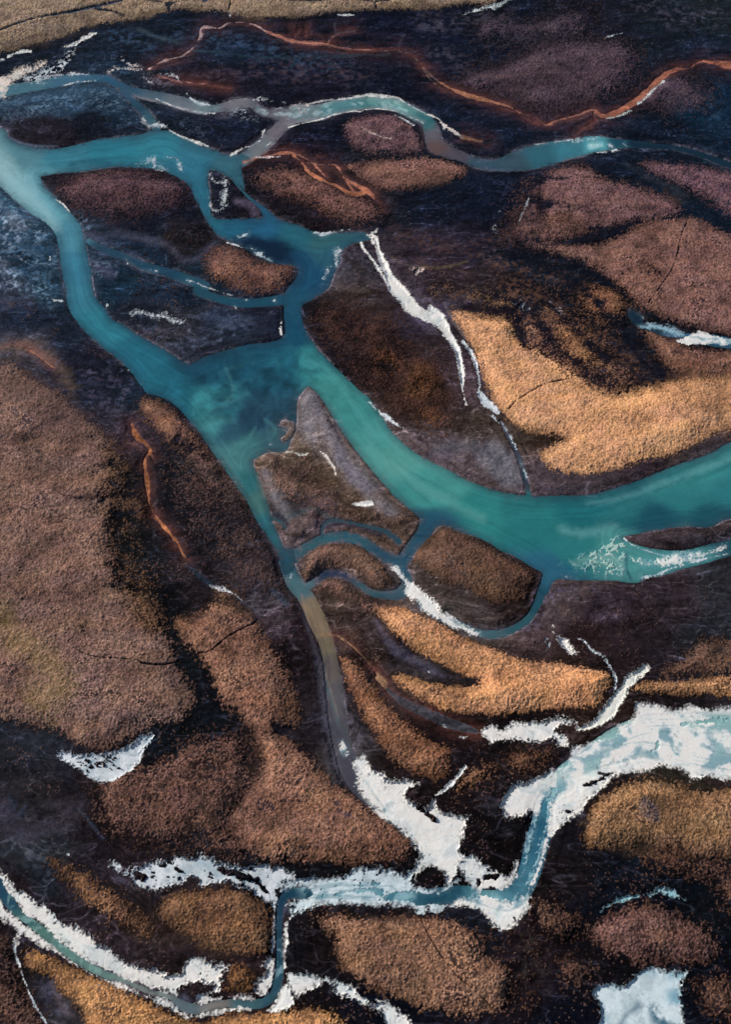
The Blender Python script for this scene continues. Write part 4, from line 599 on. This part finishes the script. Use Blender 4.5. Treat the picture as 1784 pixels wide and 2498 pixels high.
# ================================================================ fields on the grid
import re
def cleanup(t): return re.sub(r'\n(?=[A-Z]\d? )', ';', t)
WX = X + 0.0; WY = Y + 0.0
warp1 = fbm(WX, WY, 3.0, 4, 1)                       # metres-scale noise fields
warp2 = fbm(WX, WY, 0.9, 3, 5)
n_big = fbm(WX*0.5, WY, 14, 4, 11)                   # long, stream-wise mottling
n_flow = fbm(WX*0.35+warp1*1.2, WY*1.3+warp1*1.5, 3.2, 4, 21)
n_fine = fbm(WX, WY, 0.5, 2, 31)
n_pat = fbm(WX*0.8, WY, 6.5, 4, 81)
ragged = (warp1*0.6+warp2*0.7)                        # about -1..1
dW = shape(' '.join(WATER_MAIN.split())).full()
land_f = [shape(' '.join(t.split())) for t in LANDS]
for f in land_f[:-2]+land_f[-2:]:
    s = f.sl(); dW[s] = np.maximum(dW[s], -f.D)
chan_f = [(n, shape(' '.join(t.split()))) for n, t in CHAN]
rust_f = [(c, shape(t)) for c, t in RUST]
main_d = dW.copy()
for n, f in chan_f: s = f.sl(); dW[s] = np.minimum(dW[s], f.D)
rustw = np.zeros((NV, NU), f4); rustc = np.zeros((NV, NU, 3), f4); rd = np.full((NV, NU), BIG, f4); nr = np.zeros((NV, NU), f4)
for c, f in rust_f:
    s = f.sl(); D = f.D + ragged[s]*3.0+n_pat[s]*5+.4
    rd[s] = np.minimum(rd[s], D)
    a = ss(4, -4, D); col = lin(c)*(1+0.5*n_flow[s]+.4*n_fine[s])[..., None]
    rustc[s] = rustc[s]*(1-a[..., None])+col*a[..., None]; rustw[s] = rustw[s]*(1-a)+a
rustc = rustc/np.maximum(rustw, 1e-3)[..., None]
dR = rd+1.2
n_bank = fbm(WX, WY, 1.1, 4, 111)
dWn = dW+ragged*1.8+n_bank*3.2*ss(-.2, .5, n_big+.5*warp1)+0.8*n_fine
dAll = np.minimum(dWn, dR)                            # >0 land, <0 water
# ---- soil colour
soil = ctrl(SOIL, 3.2)
soil = soil*(1+0.45*n_flow+0.35*n_big)[..., None]
soil = soil*(0.62+0.38*np.clip(soil.mean(-1)/0.09, 0, 1))[..., None]
wf = ss(700, 1300, V)[..., None]; sm_ = soil.mean(-1, keepdims=True); soil = (soil*.85+sm_*.15)*np.array([.98, .96, .92], f4)
soil = soil*(1+wf*(np.array([1.04, .96, .78], f4)-1))
sb = np.array([0.85, 0.95, 1.10], f4)
soil = soil*(1+(sb-1)*np.clip(n_flow*0.8+0.1, -.3, .5)[..., None])
# silt rim along the main water
rim = np.exp(-np.maximum(dWn, 0)/7)*(dWn > -8)
soil = soil*(1-0.35*rim[..., None])+lin("6a6068")*0.35*rim[..., None]*ss(-.4, .5, n_big+n_flow)[..., None]
# thin braided threads of pale silt and dark drain lines
wx2 = WX+4*fbm(WX, WY, 11, 3, 121); wy2 = WY+3*fbm(WX, WY, 11, 3, 125)
for k, (sx, sy, wd_, al) in enumerate([(9, 2.6, .035, .55), (5, 1.8, .05, .4), (14, 3.6, .02, .6), (3.0, 1.4, .06, .3)]):
    q = vn(wx2/sx, wy2/sy, 130+k)*2-1+0.35*(vn(wx2/sx*3.1, wy2/sy*3.1, 140+k)-.5)
    m = np.exp(-(q/wd_)**2)*ss(-.3, .3, vn(WX/8, WY/6, 150+k)*2-1)*al*1.3
    soil = soil*(1+2.2*m)[..., None]+(lin("3c3a44")*0.5)*m[..., None]
    q = vn(wx2/sx+7.3, wy2/sy+3.1, 160+k)*2-1+0.35*(vn(wx2/sx*3.1, wy2/sy*3.1, 170+k)-.5)
    m = np.exp(-(q/(wd_*1.4))**2)*al; soil = soil*(1-0.8*m)[..., None]
edge = np.exp(-((dWn-2.2)/1.5)**2)*ss(-.15, .5, n_bank+0.8*n_big+.4*warp1)*(rustw < .1)*0.48
rs = np.exp(-np.maximum(rd, 0)/12)*np.clip(0.42+0.7*n_flow+.3*n_pat, 0, .8)*(rustw > -1)
soil = soil*(1-rs[..., None])+lin("74443a")*rs[..., None]
soil = soil*(1-edge[..., None])+lin("8c8690")*edge[..., None]
watc = ctrl(WCOL, 3.4)
nswirl = fbm(WX+2.2*fbm(WX, WY, 5, 3, 101), WY+2.2*fbm(WX, WY, 5, 3, 103), 2.6, 5, 105)
n_wr = fbm(WX*1.2+WY*.5, WY*1.4-WX*.5, 1.0, 3, 181)
watc = watc*(1+0.12*n_flow+0.08*n_big+0.07*nswirl+0.06*n_wr)[..., None]
wb = vn(main_d/4.2+warp1*.9, (WX+WY)/16, 201)*2-1+.6*(vn(main_d/1.9+warp1*.9, (WX-WY)/9, 203)*2-1)
watc = watc*(1+0.13*wb*(main_d > -59)*(main_d < 0))[..., None]
shl = np.exp(-np.maximum(-dAll, 0)/(2.5+4.5*(dW < 0)))*(dAll < 0)*(0.5+0.7*n_bank+.3*n_big); shl = np.clip(shl, 0, .8)
watc = watc*(1-shl[..., None])+(soil*1.1+lin("243c48")*.35)*shl[..., None]
csw = np.exp(-(((U-610)/190)**2+((V-960)/110)**2))
watc = watc*(1+csw*(0.9*np.clip(nswirl, -.45, .8)))[..., None]
bank = np.exp(-np.maximum(-main_d, 0)/15)*(main_d < 4)*(0.5+0.35*n_big)
watc = watc*(1-bank[..., None])+lin("123348")*bank[..., None]
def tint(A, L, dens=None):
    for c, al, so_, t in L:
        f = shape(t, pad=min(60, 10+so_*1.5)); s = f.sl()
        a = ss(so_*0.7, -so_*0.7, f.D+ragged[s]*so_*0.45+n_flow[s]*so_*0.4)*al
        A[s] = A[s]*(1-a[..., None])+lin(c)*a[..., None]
        if dens is not None and so_ > 12 and al >= .9: dens[s] *= 1-.85*a
        if dens is not None and so_ <= 12: dens[s] *= (1-np.clip(a*1.5, 0, 1)) if so_ <= 3 or al > .8 else (1-0.4*a)
        if dens is not None and so_ <= 3: crack[s] = np.maximum(crack[s], a)
        if dens is not None: tintw[s] = np.maximum(tintw[s], a*(so_ > 0))
tintw = np.zeros((NV, NU), f4); crack = np.zeros((NV, NU), f4)
wcut = np.minimum(rustw, 1)[..., None]
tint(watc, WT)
watc = watc*(1-wcut)+rustc*wcut
sw2 = (np.clip(shl, 0, .8)*wcut[..., 0]*.6)[..., None]; watc = watc*(1-sw2)+(soil*1.3)*sw2
watc = watc*(1+wcut*(0.35*wb+.5*n_flow+.3*n_fine)[..., None])
# ---- tussocks
den = 0.10*ss(0.0, .45, n_pat)*ss(430, 700, V); mdist = np.full((NV, NU), f4(50)); mins = np.zeros((NV, NU), f4)
den = den.astype(f4); tus = np.zeros((NV, NU, 3), f4)+lin("5a4640")
mid = np.full((NV, NU), -1, np.int16); mlab = []
for lab, c, dn, rg, t in M:
    rg = rg*(1.8 if dn < .98 else 1.3)
    f = shape(' '.join(t.split()), pad=50); s = f.sl()
    mdist[s] = np.minimum(mdist[s], np.abs(f.D))
    if dn > .6: mins[s] = np.maximum(mins[s], np.clip(-f.D/50, 0, 1))
    a = ss(rg*1.0, -rg*1.0, f.D+ragged[s]*rg*1.5+n_fine[s]*rg*0.8+n_pat[s]*rg*1.2)
    ta = ss(rg*1.5, -rg*.5, f.D)[..., None]
    den[s] = den[s]*(1-a)+dn*a
    tus[s] = tus[s]*(1-ta)+lin(c)*ta
    if lab:
        mlab.append(lab); mm = mid[s]; mm[f.D < 1] = len(mlab)-1
tus = tus*(0.93+0.50*n_pat+0.35*warp1+0.2*n_big)[..., None]
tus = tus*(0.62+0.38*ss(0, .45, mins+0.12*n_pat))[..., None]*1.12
# bands of silt that follow the banks and mound feet
dC = np.minimum(np.maximum(dAll, 0), mdist)
band = vn(dC/5.5+ragged*0.9, WX/9+WY/11, 5)*2-1; band += 0.6*(vn(dC/2.4+ragged*0.6, WX/6-WY/9, 15)*2-1)
band *= ss(1, 5, dC)*ss(60, 30, dC)
soil = soil*(1+0.30*band)[..., None]
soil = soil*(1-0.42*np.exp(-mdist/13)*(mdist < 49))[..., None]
for c, al, sc, so_, t in CRUST:
    f = shape(t, pad=50); s = f.sl(); q = fbm(WX[s], WY[s], sc, 3, 91)
    a = ss(so_, -so_, f.D+n_pat[s]*so_)*al*ss(-.15, .45, q+0.5*n_flow[s]); soil[s] = soil[s]*(1-a[..., None])+lin(c)*a[..., None]*(1+.4*q[..., None])
hue = fbm(WX, WY, 4.5, 4, 211)
tus = tus*np.stack([1.05+0.08*n_flow, 0.945+0.05*hue, 0.95-0.14*n_flow-0.06*hue], -1)
ln = np.exp(-((vn(wx2/11, wy2/11, 221)*2-1+.5*(vn(wx2/3, wy2/3, 223)-.5))/.035)**2)*ss(.0, .4, n_big)*.55
tus = tus*((1-ln)*(1+.28*warp2+.18*hue))[..., None]
dsoft = np.zeros_like(den)
tint(soil, TINT, den)
# tints also colour the grass a little
tint2 = [q for q in TINT if q[2] >= 10]
for c, al, so_, t in tint2:
    f = shape(t, pad=50); s = f.sl(); a = ss(so_*.7, -so_*.7, f.D+ragged[s]*so_*.5)[..., None]*al*0.6
    tus[s] = tus[s]*(1-a)+lin(c)*a
den = np.clip(den-0.45*ss(.15, .6, n_pat+0.5*warp1)*ss(.5, .9, den)*(den < .982)+(0.45*warp1+0.55*n_pat)*np.clip(den*(1-den)*4, 0.0, 1)*1.1, 0, 1)
den *= ss(1, 6, dAll)
CS = 0.40
gx = WX/CS+0.55*vn(WX/.7, WY/.7, 3)+0.5*n_fine; gy = WY/CS+0.55*vn(WX/.7, WY/.7, 8)-0.4*n_fine; cx = np.floor(gx).astype(np.int32); cy = np.floor(gy).astype(np.int32)
F1 = np.full((NV, NU), 9., f4); ID = np.zeros((NV, NU), f4); ID2 = np.zeros((NV, NU), f4)
for ox in (-1, 0, 1):
    for oy in (-1, 0, 1):
        i = (cx+ox) & 511; j = (cy+oy) & 511
        jx = TAB[j, i]; jy = TAB[i, (j+37) & 511]
        d = (cx+ox+0.15+0.7*jx-gx)**2+(cy+oy+0.15+0.7*jy-gy)**2
        q = d < F1; F1 = np.where(q, d, F1); ID = np.where(q, TAB[(j+91) & 511, (i+13) & 511], ID); ID2 = np.where(q, TAB[(i+7) & 511, (j+211) & 511], ID2)
del gx, gy, cx, cy, i, j, jx, jy, d, q
dome = np.clip(1-F1/(0.16+0.26*ss(.1, .8, den)), 0, 1); pres = np.clip((den-ID)*8+0.5, 0, 1)
pa = pres*ss(0.0, 0.35, dome)
thin = 1-np.clip(den*1.3, 0, 1)
tc = tus*(0.55+0.9*ID2)[..., None]*(1+0.45*thin[..., None])
soilf = soil*(1+0.5*n_fine+0.25*warp2)[..., None]
gap = soil*0.6+tus*0.4*np.clip(den, 0, 1)[..., None]
base = soilf*(1-den[..., None])+gap*den[..., None]
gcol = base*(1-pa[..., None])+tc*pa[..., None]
del tc, soilf, gap, base
# ---- heights (metres)
dp = dAll
gz = np.where(dp > 0, 0.05*np.minimum(dp/2, 1)+0.16*ss(0, 5, dp)+0.34*ss(4, 26, dp), -0.10*np.minimum(-dp/2, 1)-0.5*ss(2, 14, -dp))
gz += ss(4, 20, dp)*(0.09*warp1+0.55*n_pat+0.35*n_big+0.05*n_flow)+0.012*n_fine*(dp > 0)
gz += ss(0.1, 1.0, den)*0.15+0.95*ss(0, 1, mins)*ss(0, 20, dAll)
gz0 = gz.copy()
gz += pres*np.sqrt(dome)*0.10*(0.2+1.6*ID2)+0.06*den*np.clip(n_fine, -1, 1)+0.10*den*warp2-crack*0.25*(dAll > 3)
gz = gz.astype(f4)
# ---- ice
leadf = shape(cleanup(LEAD)); lead = leadf.full()
lead = -(lead+ragged*7+7*fbm(WX, WY, .6, 3, 191))                               # >0 inside a lead
nice = fbm(WX, WY, 1.3, 4, 41); nice2 = fbm(WX, WY, 0.55, 3, 51); nice3 = fbm(WX, WY, 0.34, 2, 57)
sI = np.full((NV, NU), -BIG, f4); sB = sI.copy(); tw_ = np.full((NV, NU), 12., f4); idI = np.full((NV, NU), -1, np.int16); icol = np.zeros((NV, NU, 3), f4)+lin("e8ecee")
DEEP = {'ice_field', 'ice_sheet', 'river_ice', 'ice_shelf', 'ice_bridge'}
for k, (nm, ct, c, rg, pt, lab, t) in enumerate(ICE):
    f = shape(' '.join(t.split()), pad=24); s = f.sl()
    v = -f.D+(warp1[s]*1.2+nice[s]*0.45+nice2[s]*.3+nice3[s]*0.9)*rg
    vb = v.copy()
    if pt > .12: v = np.minimum(v, (nice[s]*0.5+nice2[s]*0.75+0.80-pt*1.1)*22)
    if nm in DEEP and (' river' in lab or 'channel' in lab or 'V ' in lab or 'field' in lab or 'brown stream' in lab or 'corner' in lab or 'square' in lab): v = np.minimum(v, -lead[s])
    if 'boat' in lab: v = np.minimum(v, -lead[s]*.5+nice3[s]*22+9)
    q = v > sI[s]
    sB[s] = np.where(q, np.minimum(vb, v+14), sB[s]); tw_[s] = np.where(q, 12. if rg >= 8 else (6. if rg > 5 else 1.5), tw_[s]); sI[s] = np.where(q, v, sI[s]); a = idI[s]; a[q] = k
    icol[s] = np.where(q[..., None], lin(c), icol[s])
gz0 = np.where(gz0 > 0, gz0*(1-0.75*ss(-2, 9, sB)), gz0)
thick = np.clip(sI/5, -1, 1)
iz = np.maximum(gz0, 0.0)+np.where(thick > 0, 0.02+0.05*np.clip(sB/16, 0, 1), thick*0.35+0.04)+0.035*np.clip(warp1, -1, 1)*ss(4, 14, sB)
iz = iz.astype(f4)
under = np.where((dAll < 0)[..., None], watc, gcol)
tr = 1-ss(-1, 1, (sB+(3*nice2+4*nice3)*np.minimum(tw_/12, 1))/(tw_*(1+.9*warp1)+.5)*2-1); tr = tr*0.72+ss(4, 0, sI)*.2*(tw_ > 5); tr = np.clip(tr, 0, .85)
icol = icol*(1+0.10*nice2+0.06*nice3)[..., None]
ow = ss(4, -10, np.minimum(dW, 20))
gr = ss(-.08, .5, fbm(WX, WY, 4, 4, 61)+0.7*nswirl)*(0.5+0.42*ow)
icol = icol*(1-gr[..., None])+(lin("93a4ac")*(1-ow[..., None])+lin("6a94a2")*ow[..., None])*gr[..., None]
for c, al, so_, lo, t_ in ITINT:
    f = shape(t_, pad=50); s = f.sl()
    a = ss(so_, -so_, f.D+n_pat[s]*so_+warp1[s]*8)*al*ss(lo, lo+.45, nswirl[s]+0.3*nice2[s]+.2*warp1[s]); icol[s] = icol[s]*(1-a[..., None])+lin(c)*a[..., None]
icol = icol*np.array([1.06, 1.03, 1.0], f4)
wbi = vn(dW/3.6+warp1*1.1+n_flow*.6, (WX+WY)/8, 231)*2-1+.7*(vn(dW/1.7+warp1*1.1, (WX-WY)/5, 233)*2-1)
st = ss(.05, .9, wbi+.5*nswirl)*ow*0.6*ss(60, 45, np.abs(dW))
icol = icol*(1-st[..., None])+(lin("5c8894")*.6+watc*.4)*st[..., None]
vein = np.exp(-(nswirl/0.04)**2)*0.4
icol = icol*(1-vein[..., None])+lin("6c8e98")*vein[..., None]
icol = icol*(1-tr[..., None])+under*tr[..., None]
dirt = ss(.40, .66, nice2+0.5*nice3)*ss(.15, .5, fbm(WX, WY, 5, 3, 71))
icol = icol*(1-0.75*dirt[..., None])+lin("45454c")*0.75*dirt[..., None]
for c, al, so_, lo, t in SKIN:
    f = shape(t, pad=50); s = f.sl()
    a = ss(so_, -so_, f.D+n_pat[s]*so_)*al*ss(lo, lo+.3, nswirl[s]+0.25*nice2[s]); watc[s] = watc[s]*(1-a[..., None])+lin(c)*a[..., None]
# slush: water near ice gets pale
sl_ = ss(-10, 2, sI)*0.16*ss(-.4, .4, nice)
watc = watc*(1-sl_[..., None])+lin("8fb0bc")*sl_[..., None]
flat_ = ss(-5, 0.5, sI); gz = gz*(1-flat_)+(gz0-0.02)*flat_

# ================================================================ materials
def rgba(A, k=(1., 1., 1.)):
    A = A/ILL*np.array(k, f4); A = np.clip(A/np.maximum(A.max(-1, keepdims=True)/0.86, 1), 0.0018, 0.86); return np.concatenate([A, np.ones(A.shape[:-1]+(1,), f4)], -1).astype(f4)
def material(name, rough, spec, bsc, bst, bdist, nsc, namt, ior=1.45, streak=None):
    m = bpy.data.materials.new(name); m.use_nodes = True; n = m.node_tree; L = n.links
    b = n.nodes['Principled BSDF']; b.inputs['Roughness'].default_value = rough
    b.inputs['Specular IOR Level'].default_value = spec; b.inputs['IOR'].default_value = ior
    at = n.nodes.new('ShaderNodeAttribute'); at.attribute_name = 'Col'
    tc = n.nodes.new('ShaderNodeTexCoord')
    mp = n.nodes.new('ShaderNodeMapping'); L.new(tc.outputs['Object'], mp.inputs[0])
    if streak: mp.inputs['Scale'].default_value = streak
    nz = n.nodes.new('ShaderNodeTexNoise'); nz.inputs['Scale'].default_value = nsc; nz.inputs['Detail'].default_value = 5; L.new(mp.outputs[0], nz.inputs[0])
    mr = n.nodes.new('ShaderNodeMapRange'); mr.inputs[1].default_value = .25; mr.inputs[2].default_value = .75
    mr.inputs[3].default_value = 1-namt; mr.inputs[4].default_value = 1+namt; L.new(nz.outputs[0], mr.inputs[0])
    mx = n.nodes.new('ShaderNodeVectorMath'); mx.operation = 'SCALE'; L.new(at.outputs['Color'], mx.inputs[0]); L.new(mr.outputs[0], mx.inputs['Scale'])
    L.new(mx.outputs[0], b.inputs['Base Color'])
    nb = n.nodes.new('ShaderNodeTexNoise'); nb.inputs['Scale'].default_value = bsc; nb.inputs['Detail'].default_value = 4; L.new(tc.outputs['Object'], nb.inputs[0])
    bu = n.nodes.new('ShaderNodeBump'); bu.inputs['Strength'].default_value = bst; bu.inputs['Distance'].default_value = bdist
    L.new(nb.outputs[0], bu.inputs['Height']); L.new(bu.outputs[0], b.inputs['Normal'])
    return m
m_ground = material('earth_and_tussock', .97, .05, 4.0, .5, .08, 4.0, .40)
m_water = material('glacial_water', .28, .35, .8, .25, .03, .25, .06, 1.33)
m_ice = material('ice_and_snow', .8, .2, 3.5, .12, .03, 2.0, .08)

# ================================================================ meshes
def sheet(name, fm, z, col, mat, parent=None):
    """one mesh from the grid faces flagged in fm"""
    jj, ii = np.nonzero(fm)
    if len(jj) == 0: return None
    a = jj*NU+ii; q = np.stack([a+NU, a+NU+1, a+1, a], 1)
    vid, inv = np.unique(q.ravel(), return_inverse=True)
    nvv = len(vid); co = np.empty((nvv, 3), f4)
    co[:, 0] = X.ravel()[vid]; co[:, 1] = Y.ravel()[vid]; co[:, 2] = z.ravel()[vid] if not np.isscalar(z) else z
    o3 = np.array([co[:, 0].mean(), co[:, 1].mean(), 0], f4) if parent is None else np.array(parent.get('_o', (0, 0, 0)), f4)
    me = bpy.data.meshes.new(name); me.vertices.add(nvv); me.loops.add(len(inv)); me.polygons.add(len(q))
    me.vertices.foreach_set('co', (co-o3).ravel()); me.loops.foreach_set('vertex_index', inv.astype(np.int32))
    me.polygons.foreach_set('loop_start', np.arange(0, len(inv), 4, dtype=np.int32))
    me.polygons.foreach_set('use_smooth', np.ones(len(q), bool)); me.update()
    ca = me.color_attributes.new('Col', 'FLOAT_COLOR', 'POINT'); ca.data.foreach_set('color', col.reshape(-1, 4)[vid].ravel())
    me.materials.append(mat)
    ob = bpy.data.objects.new(name, me); SC.collection.objects.link(ob)
    if parent is None: ob.location = o3
    else: ob.parent = parent
    return ob
def tag(o, label=None, cat=None, group=None, kind=None):
    if o is None: return o
    if label: o['label'] = label
    if cat: o['category'] = cat
    if group: o['group'] = group
    if kind: o['kind'] = kind
    return o
def F(A): return A[:-1, :-1]
def anyf(B): return B[:-1, :-1] | B[1:, :-1] | B[:-1, 1:] | B[1:, 1:]
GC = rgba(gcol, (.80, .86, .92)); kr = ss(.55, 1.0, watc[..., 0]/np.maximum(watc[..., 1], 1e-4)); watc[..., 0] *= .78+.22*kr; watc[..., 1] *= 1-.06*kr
gl = watc.mean(-1, keepdims=True); watc = watc*.90+gl*.10
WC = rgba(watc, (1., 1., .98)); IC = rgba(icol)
# -- islands
ISL = ["long dark island between the two river arms with a pinkish crest",
 "small dark wedge island capped with ragged white ice", "arrow shaped grey brown gravel island between the turquoise arms",
 "block shaped island thick with dark brown tussocks", "low grey gravel bar at the right edge of the turquoise river",
 "tiny mud islet off the notch of the arrow shaped island", "tiny mud islet in the narrow channel below the arrow shaped island"]
isl = np.full((NV, NU), -1, np.int16); best = np.full((NV, NU), 5., f4)
for k, f in enumerate(land_f):
    s = f.sl(); q = f.D < best[s]; a = isl[s]; a[q] = k; b_ = best[s]; b_[q] = f.D[q]
fi = F(isl); gm = F(den) > 0.45; md = F(mid)
for k in range(len(LANDS)):
    fm = fi == k
    jj, ii = np.nonzero(fm)
    e = bpy.data.objects.new('river_island' if k < 5 else 'mud_islet', None); SC.collection.objects.link(e)
    cxx, cyy = float(X[jj, ii].mean()), float(Y[jj, ii].mean()); e.location = (cxx, cyy, 0)
    tag(e, ISL[k], 'island' if k < 5 else 'islet')
    e['_o'] = (cxx, cyy, 0.0)
    g = fm & gm
    if k == 2: g[:] = False
    if k in (0, 3): sheet('gravel_shore', fm & ~g, gz, GC, m_ground, e); sheet('grass_cover', g, gz, GC, m_ground, e)
    else: sheet('gravel_bed', fm, gz, GC, m_ground, e)
    del e['_o']
rest = fi < 0
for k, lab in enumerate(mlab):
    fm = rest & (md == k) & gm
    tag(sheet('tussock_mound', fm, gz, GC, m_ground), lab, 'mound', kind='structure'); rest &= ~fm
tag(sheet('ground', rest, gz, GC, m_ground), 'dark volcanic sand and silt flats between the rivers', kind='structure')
# -- water
cls = np.zeros((NV, NU), np.int16); bd = main_d.copy()
names = [('turquoise_river', 'wide turquoise glacial river splitting round its islands')]
wl = {'brown_stream': 'silty brown stream running down to the big white ice sheet', 'upper_stream': 'murky stream crossing the top of the scene', 'dark_pool': 'narrow black pool at the right edge',
      'south_river': 'half frozen blue river winding along the bottom', 'east_river': 'melt water under the wide ice field'}
for n, f in chan_f:
    names.append((n, wl.get(n))); s = f.sl(); q = f.D < bd[s]; a = cls[s]; a[q] = len(names)-1; b_ = bd[s]; b_[q] = f.D[q]
for c, f in rust_f:
    names.append(('rusty_stream', None)); s = f.sl(); q = f.D+2 < bd[s]; a = cls[s]; a[q] = len(names)-1; b_ = bd[s]; b_[q] = (f.D+2)[q]
wet = anyf(dAll < 3)
groups = {}
for k, (n, l) in enumerate(names): groups.setdefault((n, l), []).append(k)
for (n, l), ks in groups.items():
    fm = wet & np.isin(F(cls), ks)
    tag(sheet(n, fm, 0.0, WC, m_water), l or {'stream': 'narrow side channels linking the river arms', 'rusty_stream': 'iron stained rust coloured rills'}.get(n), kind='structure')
# -- ice
iceon = anyf(sI > -3.0)
GRP = {'ice patch': 'ice patches along the channels', 'ice strip': 'ice strips edging the banks', 'snow patch': 'snow patches on the flats', 'ice floe': 'small floes and ice flecks', 'ice shelf': 'ice shelves along the lower river', 'frozen stream': 'frozen streams beside the golden meadow', 'ice sheet': 'ice sheets of the lower river'}
for k, (nm, ct, c, rg, pt, lab, t) in enumerate(ICE):
    tag(sheet(nm, iceon & (F(idI) == k), iz, IC, m_ice), lab, ct, group=GRP.get(ct))
# -- the plain beyond the traced map
bm_co = []; fc = []
x0, x1 = float(X[-1, 0]), float(X[-1, -1]); 
ring = [(float(X[0, 0]), float(Y[0, 0])), (float(X[0, -1]), float(Y[0, -1])), (float(X[-1, -1]), float(Y[-1, -1])), (float(X[-1, 0]), float(Y[-1, 0]))]
outr = [(-6000, 9000), (6000, 9000), (6000, -4000), (-6000, -4000)]
inn = [(ring[0][0]+1, ring[0][1]-1), (ring[1][0]-1, ring[1][1]-1), (ring[2][0]-1, ring[2][1]+1), (ring[3][0]+1, ring[3][1]+1)]
me = bpy.data.meshes.new('ground'); me.from_pydata([(a, b, -0.8) for a, b in inn]+[(a, b, -0.8) for a, b in outr], [], [(i, 4+i, 4+(i+1) % 4, (i+1) % 4) for i in range(4)])
mo = bpy.data.materials.new('outer_plain'); mo.use_nodes = True; n = mo.node_tree
cr = n.nodes.new('ShaderNodeValToRGB'); nz = n.nodes.new('ShaderNodeTexNoise'); nz.inputs['Scale'].default_value = .02; nz.inputs['Detail'].default_value = 8
tcn = n.nodes.new('ShaderNodeTexCoord'); n.links.new(tcn.outputs['Object'], nz.inputs[0]); n.links.new(nz.outputs[0], cr.inputs[0])
cr.color_ramp.elements[0].position = .42; cr.color_ramp.elements[0].color = (.014, .013, .018, 1); cr.color_ramp.elements[1].position = .6; cr.color_ramp.elements[1].color = (.16, .10, .065, 1)
n.links.new(cr.outputs[0], n.nodes['Principled BSDF'].inputs['Base Color']); n.nodes['Principled BSDF'].inputs['Roughness'].default_value = .95
me.materials.append(mo); og = bpy.data.objects.new('ground', me); SC.collection.objects.link(og)
tag(og, 'dark plain beyond the mapped river flats', kind='structure')
